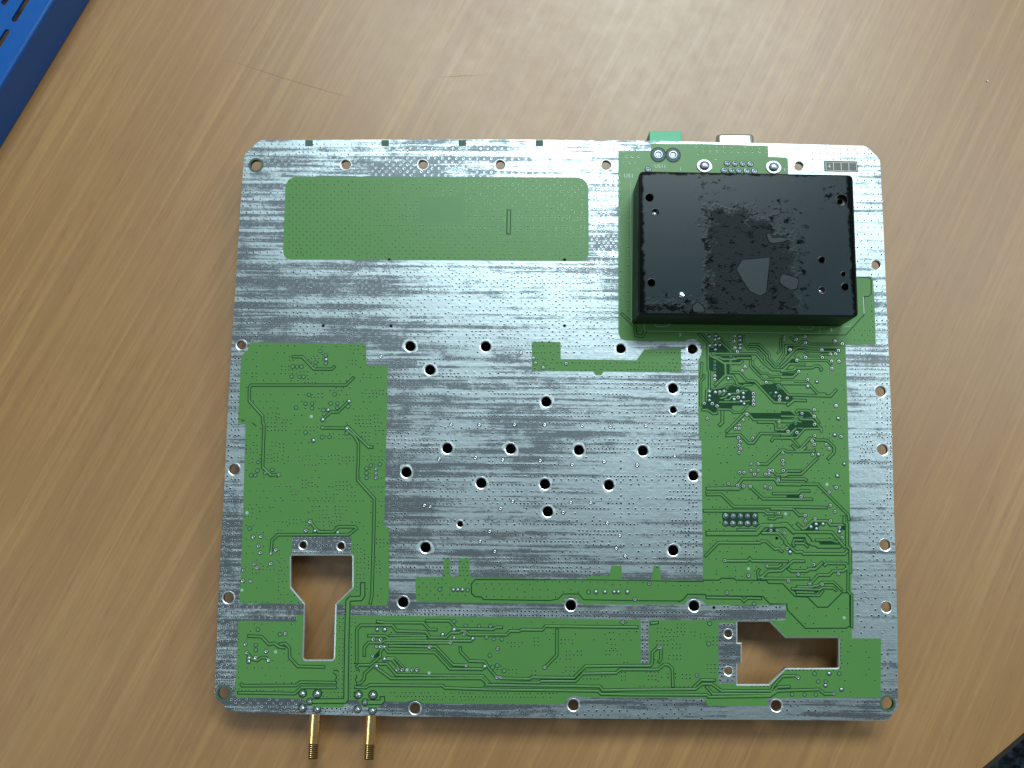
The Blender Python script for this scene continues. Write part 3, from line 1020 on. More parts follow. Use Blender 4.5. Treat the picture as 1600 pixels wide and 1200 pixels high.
# etched marks
for q in ([(521, 1046), (523, 1048), (527, 1047), (529, 1050)], [(520, 1051), (525, 1054), (526, 1060), (523, 1061)], [(524, 1062), (525, 1070)],
          [(556, 1048), (561, 1046), (562, 1050)], [(556, 1054), (558, 1058), (555, 1061), (557, 1067)], [(377.5, 655), (379, 658), (383, 656.5)], [(394, 660), (397, 663), (401, 666)]):
    gr(None, q, 1.3)

for ti, (pts, w, g) in enumerate(TR):
    lp = LL(pts)
    mb = MB()
    dz = ti * 0.00015 * MM
    if w == 0:
        strip(mb, lp, g * PX, Z1 + dz)
        mb.obj('clearance_line', M['moat'], mask_of(pts))
    else:
        e0_, e1_ = Vector(lp[0]) - Vector(lp[1]), Vector(lp[-1]) - Vector(lp[-2])
        ml = [tuple(Vector(lp[0]) + e0_.normalized() * g * PX)] + lp[1:-1] + [tuple(Vector(lp[-1]) + e1_.normalized() * g * PX)]
        strip(mb, ml, (w + 2 * g) * PX, Z1 + dz, 0)
        strip(mb, lp, w * PX, Z1 + 0.026 * MM + dz, 1, (w - 0.9) * PX, Z3 + dz)
        mb.obj('copper_trace', [M['moat'], M['trace']], mask_of(pts))

# ------- bare patches (no copper under the mask)
DARK = [A_([(415, 370), (590, 330), (715, 440), (515, 452), (440, 448)]),
        A_([(418, 500), (545, 560), (640, 615), (640, 770), (545, 850), (505, 770), (490, 725), (425, 690)]),
        A_([(545, 498), (1010, 495), (1015, 515), (830, 515), (785, 540), (620, 530), (590, 512)]),
        A_([(560, 545), (1000, 545), (985, 560), (890, 555), (850, 590), (640, 590)]),
        A_([(672, 625), (718, 625), (718, 765), (672, 765)]),
        A_([(1105, 905), (1370, 880), (1425, 965), (1600, 1085), (1540, 1135), (1340, 1140)]),
        A_([(415, 995), (760, 915), (960, 950), (1025, 1000), (1025, 1190), (340, 1190), (400, 1140)]),
        A_([(840, 870), (1040, 870), (1080, 895), (840, 900)]),
        B_([(90, 365), (195, 365), (70, 510), (85, 480)]),
        B_([(235, 392), (318, 392), (318, 425), (215, 425)]),
        B_([(560, 395), (760, 395), (795, 425), (560, 430)]),
        B_([(95, 590), (150, 538), (235, 545), (250, 582), (200, 602)]),
        B_([(0, 790), (25, 738), (180, 735), (225, 705), (150, 792)]),
        B_([(0, 990), (80, 1070), (80, 1130), (0, 1125)]),
        C_([(990, 135), (1540, 135), (1580, 165), (1580, 212), (1420, 217), (1055, 215)]),
        C_([(1365, 385), (1490, 380), (1590, 300), (1590, 390), (1550, 412), (1372, 410)]),
        C_([(550, 30), (760, 30), (740, 70), (560, 70)]),
        C_([(330, 15), (530, 15), (530, 115), (480, 135), (410, 80), (330, 75)]),
        D_([(0, 112), (130, 112), (200, 160), (0, 168)]),
        D_([(240, 118), (382, 118), (450, 195), (310, 205), (250, 165)]),
        D_([(300, 250), (430, 250), (475, 305), (535, 330), (520, 338), (235, 340), (120, 425), (0, 425), (40, 385), (110, 320), (120, 295)]),
        D_([(140, 468), (240, 352), (312, 360), (212, 465)]),
        D_([(85, 948), (235, 948), (245, 972), (105, 978)]),
        E_([(610, 370), (1100, 370), (1112, 520), (1100, 550), (640, 550), (610, 450)]),
        E_([(1500, 122), (1660, 122), (1730, 115), (1740, 150), (1500, 160)]),
        E_([(1250, 585), (1390, 585), (1390, 632), (1190, 632)]),
        F_([(820, 550), (900, 550), (905, 608), (830, 608)]),
        F_([(300, 600), (430, 510), (600, 505), (520, 560), (515, 612), (300, 615)]),
        F_([(170, 702), (338, 702), (352, 752), (330, 735), (180, 735)]),
        F_([(505, 758), (735, 755), (780, 792), (550, 795)]),
        F_([(70, 850), (150, 860), (160, 895), (110, 900)]),
        H_([(160, 375), (460, 380), (550, 380), (500, 412), (230, 430)]),
        L_([(300, 560), (355, 500), (358, 560), (300, 590)])]
for q in DARK:
    mb = MB()
    sheet(mb, [LL(q)], ZB + (0.074 + 0.0007 * DARK.index(q)) * MM, 0)
    mb.obj('bare_patch', M['moat'], mask_of(q))

# copper flood buried under the upper mask patch
mb = MB()
sheet(mb, [LL([(656, 309), (724, 309.5), (724, 349), (656, 348.5)])], ZB + 0.078 * MM, 0)
mb.obj('buried_copper', M['flood'], MASKS['G1'])

# ------- pads
PADMESH = {}


def pad_mesh(kind):
    mb_ = MB()
    k = PX
    if kind == 'b':      # tinned ring with a hole
        lathe(mb_, [(3.5 * k, 0), (2.7 * k, 0.006 * MM)], 14, mis=[0], cap=False)
        lathe(mb_, [(2.7 * k, 0.006 * MM), (2.2 * k, 0.10 * MM), (1.5 * k, 0.11 * MM), (0.9 * k, 0.03 * MM)], 14, mis=[1, 1, 1], cap=False)
        lathe(mb_, [(0.9 * k, 0.03 * MM), (0.5 * k, 0.03 * MM)], 14, mis=[2])
        ms = [M['moat'], M['rim'], M['void']]
    elif kind == 'g':    # solder dome
        lathe(mb_, [(3.5 * k, 0), (2.8 * k, 0.006 * MM)], 14, mis=[0], cap=False)
        lathe(mb_, [(2.8 * k, 0.006 * MM), (2.3 * k, 0.16 * MM), (1.4 * k, 0.26 * MM), (0.5 * k, 0.30 * MM)], 14, mis=[1, 1, 1])
        ms = [M['moat'], M['dull']]
    elif kind == 't':    # pad under mask
        lathe(mb_, [(3.4 * k, 0), (2.5 * k, 0.004 * MM)], 14, mis=[0], cap=False)
        lathe(mb_, [(2.5 * k, 0.004 * MM), (2.0 * k, 0.08 * MM), (1.1 * k, 0.06 * MM), (0.5 * k, 0.02 * MM)], 14, mis=[1, 1, 1])
        ms = [M['moat'], M['teal']]
    elif kind == 'w':
        lathe(mb_, [(2.4 * k, 0), (2.1 * k, 0.02 * MM)], 14, mis=[0])
        ms = [M['fid']]
    elif kind == 'r':    # test ring on the bare metal
        lathe(mb_, [(3.4 * k, 0), (2.3 * k, 0.004 * MM)], 14, mis=[0], cap=False)
        lathe(mb_, [(2.3 * k, 0.004 * MM), (1.9 * k, 0.03 * MM), (1.6 * k, 0.03 * MM), (1.0 * k, 0.0)], 14, mis=[1, 1, 1], cap=False)
        lathe(mb_, [(1.0 * k, 0.0), (0.4 * k, 0.0)], 14, mis=[0])
        ms = [M['void'], M['rim']]
    elif kind == 's':    # small via with annular ring
        lathe(mb_, [(2.2 * k, 0), (1.7 * k, 0.06 * MM), (0.9 * k, 0.05 * MM), (0.6 * k, 0.01 * MM)], 12, mis=[0, 0, 1])
        ms = [M['teal'], M['void']]
    elif kind == 'h':    # header pin joint
        lathe(mb_, [(5.4 * k, 0), (4.3 * k, 0.006 * MM)], 18, mis=[0], cap=False)
        lathe(mb_, [(4.3 * k, 0.006 * MM), (3.6 * k, 0.18 * MM), (2.4 * k, 0.34 * MM), (1.6 * k, 0.6 * MM), (0.6 * k, 0.7 * MM)], 18, mis=[1, 1, 1, 1])
        ms = [M['moat'], M['dull']]
    elif kind == 'S':    # big solder joint of a coaxial connector
        lathe(mb_, [(7.0 * k, 0), (5.9 * k, 0.006 * MM)], 22, mis=[0], cap=False)
        lathe(mb_, [(5.9 * k, 0.006 * MM), (5.6 * k, 0.5 * MM), (4.8 * k, 0.95 * MM), (3.4 * k, 1.3 * MM), (1.8 * k, 1.5 * MM), (0.7 * k, 1.55 * MM)], 22, mis=[1] * 5)
        ms = [M['moat'], M['solder']]
    elif kind == 'D':    # pin joint of the D connector
        lathe(mb_, [(5.6 * k, 0), (4.7 * k, 0.006 * MM)], 18, mis=[0], cap=False)
        lathe(mb_, [(4.7 * k, 0.006 * MM), (4.2 * k, 0.22 * MM), (3.0 * k, 0.30 * MM), (1.6 * k, 0.12 * MM), (0.6 * k, 0.05 * MM)], 18, mis=[1] * 4)
        ms = [M['moat'], M['dull']]
    elif kind == 'T':    # terminal block joint: wide pale collar with a deep cup
        lathe(mb_, [(12.4 * k, 0), (11.2 * k, 0.006 * MM)], 30, mis=[0], cap=False)
        lathe(mb_, [(11.2 * k, 0.006 * MM), (10.6 * k, 0.10 * MM), (7.2 * k, 0.12 * MM)], 30, mis=[1, 1], cap=False)
        lathe(mb_, [(7.2 * k, 0.12 * MM), (6.4 * k, 0.4 * MM), (5.2 * k, 0.42 * MM), (3.4 * k, 0.0), (1.8 * k, 0.02 * MM), (0.7 * k, 0.1 * MM)], 30, mis=[2] * 5)
        ms = [M['moat'], M['collar'], M['dull']]
    else:                # mounting lug of the D connector
        lathe(mb_, [(12.2 * k, 0), (11.6 * k, 0.16 * MM), (10.4 * k, 0.24 * MM), (8.6 * k, 0.24 * MM), (7.8 * k, 0.14 * MM)], 30, mis=[0] * 4, cap=False)
        lathe(mb_, [(7.8 * k, 0.14 * MM), (7.0 * k, 0.45 * MM), (5.4 * k, 0.8 * MM), (3.2 * k, 1.0 * MM), (1.0 * k, 1.08 * MM)], 30, mis=[1] * 4)
        ms = [M['rim'], M['dull']]
    me = bpy.data.meshes.new('pad')
    me.from_pydata(mb_.v, [], mb_.f)
    for m in ms:
        me.materials.append(m)
    me.polygons.foreach_set('material_index', mb_.m)
    me.polygons.foreach_set('use_smooth', [True] * len(mb_.f))
    me.update()
    return me


PADS = []


def pads(f, kind, pts):
    for p in (f(pts) if f else pts):
        PADS.append((p[0], p[1], kind))


pads(A_, 'g', [(428, 356), (508, 345), (572, 347), (512, 412), (690, 817), (430, 996), (512, 1006), (633, 993), (900, 1018), (902, 1077), (773, 1103), (867, 1133), (430, 1057), (430, 1117), (912, 1165), (1352, 1012), (430, 225), (520, 215), (508, 268), (560, 255), (850, 225), (852, 278), (852, 340), (852, 392), (705, 1038)])
pads(A_, 'b', [(505, 778), (505, 828), (775, 220), (770, 295), (782, 390), (818, 442), (925, 654), (885, 708), (1218, 868), (573, 1000), (823, 988), (1040, 1023), (1040, 1073), (1040, 1125), (1043, 1175), (358, 1160), (470, 1162), (1403, 1062), (1403, 1112), (1508, 1086), (1550, 415), (830, 1075)])
pads(A_, 's', [(503, 466), (503, 512), (503, 576), (503, 627), (503, 677), (503, 725), (725, 503), (725, 570), (725, 635), (725, 680), (725, 725), (768, 530), (740, 820), (1180, 670), (1062, 540), (700, 250), (705, 300), (460, 300), (470, 370), (1240, 240), (1370, 600), (1380, 910), (1428, 936)])
pads(B_, 'b', [(212, 267), (335, 232), (338, 318), (127, 416), (750, 292), (852, 332), (568, 415), (690, 474), (760, 474), (798, 425), (343, 520), (575, 521), (222, 563), (704, 572), (805, 575), (708, 673), (248, 716), (372, 830), (765, 1190)])
pads(B_, 'g', [(498, 860), (374, 924)])
pads(C_, 'b', [(537, 40), (950, 160), (895, 237), (843, 305), (790, 353), (842, 355), (400, 215), (835, 483), (858, 534), (838, 586), (862, 635), (840, 688), (1030, 486), (1395, 265), (1520, 392), (1448, 693), (1448, 795), (1448, 846), (1455, 938), (1005, 845), (1103, 843), (1005, 936), (1105, 936), (1055, 988), (848, 963), (910, 963), (1258, 938), (1306, 938), (1207, 988), (1257, 988), (693, 1120), (822, 1143), (903, 1152), (995, 1155), (1387, 1070), (1200, 1160), (1277, 1178)])
pads(D_, 'b', [(762, 40), (292, 143), (462, 93), (463, 185), (465, 296), (98, 392), (222, 408), (468, 452), (433, 527), (463, 575), (626, 573), (668, 631), (440, 715), (833, 465), (768, 1172)])
pads(D_, 'g', [(522, 715), (748, 441), (797, 212), (785, 1010), (880, 845)])
pads(D_, 'w', [(640, 1128)])
pads(D_, 's', [(563, 365), (563, 410), (208, 210), (208, 245), (208, 285), (290, 195)])
pads(E_, 'h', [(655, 410), (760, 412), (862, 412), (960, 412), (1063, 412), (655, 515), (757, 516), (860, 516), (960, 517), (1065, 517)])
pads(E_, 'b', [(1390, 372), (1283, 550), (1283, 612), (1370, 610), (1467, 650), (1507, 865), (642, 1030), (1225, 1105)])
pads(E_, 'g', [(1550, 915)])
pads(E_, 'w', [(1488, 382), (972, 1143)])
pads(F_, 'b', [(670, 80), (685, 265), (750, 350), (282, 138), (338, 403), (338, 482), (475, 446), (690, 480), (813, 573), (850, 710), (458, 1085)])
pads(F_, 'g', [(812, 632), (490, 527), (418, 565), (495, 590), (585, 525)])
pads(G_, 'b', [(972, 172), (1525, 248), (672, 410)])
pads(G_, 't', [(1048, 562), (433, 838)])
pads(H_, 'b', [(240, 155), (797, 150), (400, 290), (573, 298)])
pads(H_, 'w', [(880, 758)])
pads(I_, 't', [(967, 200), (967, 272), (918, 165), (672, 302), (711, 302), (750, 302), (662, 392), (733, 392), (768, 392), (875, 265), (875, 300), (816, 553), (1046, 550), (786, 633), (845, 633), (845, 673), (702, 668), (1010, 630), (1070, 630), (1068, 670), (1165, 657), (945, 690), (937, 845), (1152, 898), (786, 890), (933, 932), (1000, 930), (362, 1155), (1448, 1175)])
pads(I_, 'g', [(967, 240), (985, 690), (1172, 612), (937, 777), (1152, 858), (854, 962)])
pads(I_, 'w', [(837, 748)])
pads(J_, 't', [(357, 88), (300, 130), (338, 130), (490, 82), (425, 110), (1368, 42), (1330, 68), (1330, 110), (1330, 152), (287, 605)])
pads(J_, 'b', [(550, 120), (1415, 72), (1415, 112), (1415, 152), (318, 680), (387, 675), (366, 760), (382, 820), (478, 825), (520, 795), (790, 622), (328, 920), (352, 955), (475, 918), (230, 977), (225, 1072), (297, 1074), (826, 545)])
pads(J_, 'g', [(866, 628), (1070, 640)])
pads(J_, 'w', [(218, 1155), (263, 465)])
pads(K_, 'b', [(775, 600), (357, 710), (373, 797), (463, 850), (575, 786), (599, 878)])
pads(K_, 'g', [(391, 857), (391, 892)])
pads(K_, 'w', [(671, 790)])
pads(K_, 't', [(718, 608), (465, 720), (465, 770), (488, 558)])
pads(L_, 'g', [(328, 292), (405, 294), (400, 475), (402, 602), (321, 678), (1008, 345), (1128, 295), (1447, 678), (1128, 380), (1322, 388)])
pads(L_, 'b', [(288, 393), (364, 395), (325, 467), (365, 467), (283, 567), (536, 712), (588, 712), (694, 712), (745, 712), (1237, 340), (1095, 430), (876, 473), (1258, 665), (1585, 490)])
pads(L_, 't', [(1130, 205), (1250, 250), (1390, 255), (1508, 255), (1468, 372), (1545, 390), (1503, 560), (1580, 665), (1530, 683)])
pads(L_, 'w', [(640, 712), (870, 742)])
pads(O_, 't', [(160, 390), (185, 720)])
pads(O_, 'b', [(608, 685), (1422, 213), (110, 790), (150, 790)])
pads(Q_, 't', [(858, 228), (1320, 20), (848, 440)])
pads(Q_, 'b', [(728, 768), (330, 475), (352, 475)])
pads(R_, 't', [(485, 750), (740, 750), (522, 832), (600, 833), (250, 965), (380, 967), (497, 967)])
pads(R_, 'g', [(636, 750), (598, 875), (764, 915)])
pads(R_, 'b', [(313, 790), (683, 960)])
pads(V_, 't', [(448, 540), (738, 545)])
pads(V_, 'g', [(588, 545), (634, 545), (682, 545)])
pads(None, 'g', [(931, 925), (945, 925), (959.5, 925), (966, 925), (980, 925)])
pads(None, 't', [(919.5, 925)])
pads(None, 'b', [(1014.5, 912), (992, 936.5), (833.5, 560), (836.5, 567.5), (848.6, 575), (884.6, 568.3)])
pads(None, 'r', [(705, 663), (749, 664), (804, 664), (851, 664), (910, 665), (686, 717.5), (743, 715.5), (785.5, 719), (844, 720), (894, 726), (801, 784), (892, 785), (782, 795), (880, 801),
                 (663, 790), (672, 792), (765, 831), (750, 846), (773, 862), (954, 667), (1009.5, 665.5), (1054.5, 712.5), (944, 721.5), (995.5, 727), (923, 786), (949, 817.5), (968.5, 837),
                 (963, 857), (977, 869), (814, 550.5), (595, 557)])
pads(None, 'S', [(473, 1083), (496, 1083.7), (484.4, 1095.6), (472.5, 1106), (495.6, 1108), (560, 1085), (583, 1085.6), (570.6, 1097), (558.5, 1108), (582, 1110)])
pads(None, 'D', [(1136, 255.5), (1148, 256), (1160, 256.2), (1172, 256.6), (1131, 266.5), (1142.5, 266.8), (1154, 267), (1166, 267.5), (1178.5, 267.8)])
pads(None, 'T', [(1028.5, 242), (1051.5, 242.5)])
pads(None, 'M', [(1100.5, 259.5), (1208.5, 261.5)])
pads(None, 'D', [(1012.5, 265)])
NAMES = {'b': 'plated_via', 'g': 'solder_dot', 't': 'tented_via', 'w': 'pale_dot', 'r': 'test_point', 's': 'small_via', 'h': 'header_pin_joint', 'S': 'connector_solder_joint',
         'D': 'pin_solder_joint', 'T': 'terminal_solder_joint', 'M': 'mounting_lug_joint'}
for k in NAMES:
    PADMESH[k] = pad_mesh(k)
for px, py, k in PADS:
    x, y = L(px, py)
    w_ = which(px, py)
    z = (Z1 + 0.02 * MM) if w_ else ZB + 0.02 * MM
    o = link(NAMES[k], PADMESH[k], board, (x, y, z))
    s_ = rnd.uniform(0.92, 1.08)
    if k == 'S':
        s_ = rnd.uniform(0.93, 1.02)
        if py > 1100:
            s_ *= 0.95
    if (px, py) == (484.4, 1095.6) or (px, py) == (570.6, 1097):
        s_ = 0.80
    if k == 'M':
        o.scale = (1.06, 0.96, 1)
    else:
        o.scale = (s_, s_ * rnd.uniform(0.96, 1.04), 1)
    o.rotation_euler = (0, 0, rnd.uniform(0, 6.28))
    if k == 'M':
        o.rotation_euler = (0, 0, 0)

# ------- the fields of fine stitching vias (thousands): one part per ground
blocked = [(hx, hy, r + 4.0) for hx, hy, r, kd in HOLES] + [(a, b, 4.8 if k not in 'STMD' else (13.5 if k in 'TM' else 7.5)) for a, b, k in PADS]
BA = np.array(blocked)
tr_seg = []
for pts, w, g in TR:
    for a, b in zip(pts, pts[1:]):
        tr_seg.append((a[0], a[1], b[0], b[1], (w / 2 + g + 1.3)))
TS = np.array(tr_seg)
MOD = [(988, 268), (1336, 273), (1343, 512), (988, 516)]
CUTS = [rounded([(452, 865), (452, 918), (473, 945), (471, 1034), (525, 1034), (527, 945), (553, 919), (553, 865)], 1, 1),
        [(1149, 968), (1149, 1072), (1203, 1072), (1229, 1047), (1313, 1047), (1313, 993), (1229, 993), (1204, 968)]]
cand = []


def lattice(x0, y0, x1, y1, px_, py_, stag=True, p=1.0, slope=0.008, jit=0.25):
    j = 0
    y = y0
    while y <= y1:
        x = x0 + (px_ / 2 if (stag and j % 2) else 0)
        while x <= x1:
            if rnd.random() < p:
                cand.append((x + rnd.uniform(-jit, jit), y + (x - x0) * slope + rnd.uniform(-jit, jit)))
            x += px_
        y += py_
        j += 1


def fence(x0, y0, x1, y1, step=5.6, p=0.95):
    d = math.hypot(x1 - x0, y1 - y0)
    n = max(1, int(d / step))
    for i in range(n + 1):
        if rnd.random() < p:
            cand.append((x0 + (x1 - x0) * i / n + rnd.uniform(-.25, .25), y0 + (y1 - y0) * i / n + rnd.uniform(-.25, .25)))


def cluster(x0, y0, nx, ny, sx=5.7, sy=5.7, p=0.9):
    for i in range(nx):
        for j in range(ny):
            if rnd.random() < p:
                cand.append((x0 + i * sx + rnd.uniform(-.2, .2), y0 + j * sy + rnd.uniform(-.2, .2)))


# upper patch
for (a, b, c, d) in ((452, 283, 580, 402), (585, 283, 652, 336), (655, 283, 725, 303), (730, 283, 914, 332), (580, 360, 914, 402)):
    lattice(a, b, c, d, 10.9, 5.25, True, 0.93)
for y in (338, 343.2):
    fence(578, y, 652, y + 0.5)
    fence(730, y, 914, y + 1)
for y in (352.5, 357.8):
    fence(588, y, 914, y + 2)
for x in (466, 471.5, 482, 487.5):
    fence(x, 282, x - 1, 400)
for x in (574, 579.5, 588):
    fence(x, 350, x - 1, 402)
for x in (727.5, 733):
    fence(x, 282, x + .5, 345)
for x in (782, 787, 798, 803):
    fence(x, 355, x, 404)
fence(674, 304.5, 710, 305)
# top band and left band
lattice(392, 225, 466, 272, 10.9, 5.25, True, 0.95)
for x in (468, 474, 482, 489):
    fence(x, 226, x - 1, 274)
lattice(495, 225, 962, 274, 10.9, 5.25, True, 0.88)
lattice(380, 280, 440, 412, 10.8, 10.4, True, 0.95, 0.0)
fence(384, 250, 378, 330, 8)
lattice(925, 268, 962, 412, 7.4, 5.3, True, 0.8)
# middle band
lattice(372, 412, 960, 532, 10.8, 5.4, True, 0.52)
lattice(372, 414, 960, 530, 10.8, 10.6, False, 0.9)
for x in (460, 466, 483, 545, 551, 560, 566, 598, 604, 782, 787, 800, 875, 881, 905, 916, 935, 947):
    fence(x, 412, x - 2, 528, rnd.choice((5.4, 10.8)), 0.7)
for y in (417, 425.5, 434, 443, 452, 470, 488, 505, 518, 528):
    x = 380
    while x < 950:
        ln_ = rnd.uniform(20, 90)
        if rnd.random() < 0.45:
            fence(x, y, min(x + ln_, 958), y + ln_ * 0.008, 5.5)
        x += ln_ + rnd.uniform(10, 60)
# centre block
y = 540.0
while y < 898:
    x = 612 + rnd.uniform(0, 12)
    while x < 1086:
        ln_ = rnd.uniform(14, 110)
        k = rnd.random()
        if k < 0.34:
            fence(x, y, min(x + ln_, 1088), y + ln_ * 0.010, 5.6)
        elif k < 0.72:
            fence(x, y, min(x + ln_, 1088), y + ln_ * 0.010, 10.9)
        x += ln_ + rnd.uniform(6, 20)
    y += rnd.choice((5.6, 8.0, 10.6, 10.6))
for x in (608, 614, 620, 627, 633, 689, 700, 764, 770, 829, 928, 970, 1071, 1077, 1083, 1088):
    fence(x, 560 if x < 640 else 590, x, 895, 5.7 if x < 640 or x > 1060 else 10.8, 0.62)
lattice(775, 872, 940, 900, 7.0, 6.5, False, 0.9)
# metal left rim
lattice(362, 560, 378, 1100, 5.6, 8.6, False, 0.75, 0.0)
for yy in range(560, 1085, 8):
    xe = 370 - (yy - 420) * 0.0545
    cand.append((xe + 2.8 + rnd.uniform(-.4, .4), yy))
    if rnd.random() < 0.6:
        cand.append((xe + 8, yy + 3))
lattice(343, 940, 470, 966, 9.5, 8.2, True, 0.9)
lattice(342, 970, 368, 1070, 8.8, 6.2, True, 0.85)
lattice(362, 1092, 470, 1112, 11.8, 5.6, True, 0.95, 0.02)
lattice(505, 1107, 555, 1116, 7, 5, True, 0.8, 0.02)
lattice(602, 1102, 1000, 1120, 12, 6.5, True, 0.75, 0.006)
lattice(1000, 1094, 1100, 1122, 12, 7, True, 0.7, 0.004)
lattice(1230, 1096, 1380, 1122, 11, 7, True, 0.6)
lattice(1378, 1000, 1402, 1085, 9, 11, True, 0.7, 0.0)
# right rim
lattice(1340, 240, 1380, 430, 10.8, 10.5, True, 0.9, 0.0)
lattice(1205, 232, 1365, 243, 10.9, 7.2, False, 0.95, 0.012)
lattice(1270, 249, 1345, 272, 10.9, 10, False, 0.9, 0.012)
lattice(1370, 440, 1392, 690, 8.0, 7.6, False, 0.85, 0.0)
lattice(1336, 545, 1390, 640, 7.8, 8.0, False, 0.72, 0.0)
lattice(1334, 678, 1394, 684, 5.6, 4.6, True, 0.95, 0.0)
lattice(1344, 690, 1366, 720, 5.6, 5.6, True, 0.7, 0.0)
lattice(1334, 724, 1396, 726, 5.6, 9, False, 0.95, 0.0)
lattice(1386, 640, 1396, 780, 5.4, 5.8, False, 0.9, 0.0)
lattice(1359, 782, 1398, 880, 11.2, 5.8, True, 0.9, 0.0)
lattice(1340, 890, 1400, 990, 11.0, 9.0, True, 0.55, 0.0)
# strip between middle and bottom areas
for y in (953.3, 959.6):
    fence(640, y, 1080, y + 4.5, 6.0, 0.97)
fence(612, 961, 1120, 967, 5.4)
lattice(528, 948, 620, 960, 9.5, 6, True, 0.8)
lattice(1120, 948, 1224, 966, 5.8, 6.0, False, 0.45)
lattice(1186, 947, 1226, 957, 5.8, 5.9, False, 0.95)
fence(1004, 972, 1004, 1034, 5.6)
fence(1011, 972, 1011, 1034, 5.6)
for s_ in ([(524, 866), (549, 840)],):
    pass
lattice(459, 841, 548, 866, 6.4, 5.6, True, 0.65)
lattice(1125, 976, 1150, 1066, 6.2, 6.2, True, 0.6)
# left area clusters
for i in range(88):
    cluster(rnd.uniform(382, 590), rnd.uniform(540, 925), rnd.choice((2, 3, 4, 5, 6)), rnd.choice((1, 2, 2, 3)), 5.7, 5.8)
for y in (712, 717.5, 760, 782, 815):
    fence(430, y, 598, y + 1, 6.0, 0.75)
lattice(385, 540, 600, 940, 10.8, 10.8, True, 0.42)
for x in (437, 441, 559, 564, 570):
    fence(x, 860, x - 2, 935, 6)
lattice(386, 975, 470, 1072, 11.6, 11.4, True, 0.55)
for y in (1072, 1078, 1084):
    fence(372, y, 470, y + 1, 5.7, 0.8)
for x in (531, 536.5, 550, 555):
    fence(x, 966, x - 2, 1088, 6.4, 0.9)
lattice(505, 1076, 535, 1100, 6, 6, False, 0.85)
# bottom area
for i in range(46):
    cluster(rnd.uniform(770, 1110), rnd.uniform(972, 1062), rnd.choice((2, 3, 3, 4, 5)), rnd.choice((2, 2, 3)), 5.8, 5.9)
for y, a, b in ((1082, 605, 870), (1088, 620, 860), (1093, 660, 740), (1075.5, 780, 930), (1083, 1000, 1090), (1072, 1000, 1075), (1050, 985, 1035), (1067, 790, 900)):
    fence(a, y, b, y + (b - a) * 0.006, 5.8, 0.9)
lattice(600, 970, 990, 1000, 11.5, 9, True, 0.3)
lattice(1315, 1000, 1374, 1086, 9.5, 9, True, 0.25)
fence(1313.5, 1000, 1313.5, 1043, 5.8)
fence(1230, 994.5, 1310, 994.8, 7.6)
fence(1156, 1072, 1200, 1072.5, 6)
fence(1232, 1047.5, 1308, 1047, 5.7)
fence(1205, 1070, 1228, 1048, 5.7)
# dense area and its frame
lattice(1102, 560, 1322, 900, 11.4, 11.6, True, 0.42)
lattice(1102, 545, 1322, 900, 9.7, 13.7, True, 0.22)
lattice(1110, 838, 1190, 852, 5.8, 5.9, True, 0.8)
lattice(1120, 855, 1185, 900, 9.8, 9, False, 0.6)
lattice(1232, 950, 1326, 990, 13, 12, True, 0.4)
lattice(1102, 910, 1225, 940, 12, 11.5, True, 0.5)
fence(969, 262, 969, 490, 10.6, 0.9)
fence(981, 330, 981, 500, 14, 0.8)
lattice(975, 236, 1010, 264, 9, 9, True, 0.5)
lattice(1088, 229, 1198, 240, 10.9, 7.2, False, 0.95, 0.012)
lattice(1080, 240, 1130, 250, 10.9, 8, True, 0.6)
fence(1361, 470, 1364, 535, 7.6)
lattice(1335, 500, 1364, 534, 8, 7.8, True, 0.6)
lattice(836, 537, 873, 577, 5.8, 5.6, False, 0.5)
lattice(880, 566, 1060, 579, 7, 6, False, 0.55)
# strip
lattice(655, 905, 735, 938, 12, 6, True, 0.6)
lattice(745, 908, 1095, 912, 11.8, 4, False, 0.9)
lattice(748, 920, 905, 924, 12, 4, False, 0.8)
lattice(748, 932, 880, 934, 12, 3, False, 0.9)
lattice(694, 875, 702, 900, 6, 6, False, 0.9)
lattice(719, 875, 733, 900, 6, 6, False, 0.9)

cand = np.array(cand)
ok = inside(cand, [OUT])
ok &= ~inside(cand, [MOD])
for c in CUTS:
    ok &= ~inside(cand, [c])
d2 = (cand[:, None, 0] - BA[None, :, 0]) ** 2 + (cand[:, None, 1] - BA[None, :, 1]) ** 2
ok &= ~(d2 < BA[None, :, 2] ** 2).any(1)
a = TS[None, :, 0:2]
bvec = TS[None, :, 2:4] - a
keep = np.ones(len(cand), bool)
for i0 in range(0, len(cand), 500):
    p = cand[i0:i0 + 500, None, :]
    t = np.clip(((p - a) * bvec).sum(-1) / np.maximum((bvec ** 2).sum(-1), 1e-9), 0, 1)
    q = a + bvec * t[..., None]
    keep[i0:i0 + 500] = ~((((p - q) ** 2).sum(-1)) < TS[None, :, 4] ** 2).any(1)
ok &= keep
ok &= ~inside(cand, [[(1288, 250), (1342, 250), (1342, 270), (1288, 270)]])
cand = cand[ok]
# no two closer than 3.6 px
grid = {}
fin = []
for x, y in cand:
    k = (int(x // 4), int(y // 4))
    if any((x - u) ** 2 + (y - v) ** 2 < 4.3 ** 2 for di in (-2, -1, 0, 1, 2) for dj in (-2, -1, 0, 1, 2) for u, v in grid.get((k[0] + di, k[1] + dj), ())):
        continue
    grid.setdefault(k, []).append((x, y))
    fin.append((x, y))
fin = np.array(fin)
green = np.zeros(len(fin), bool)
for g in (G1, GR, G3, G4, G5, G6):
    green |= inside(fin, [g])
# stay off the very edge of the sheets
NV = 7
CS = [(math.cos(2 * math.pi * i / NV), math.sin(2 * math.pi * i / NV)) for i in range(NV)]


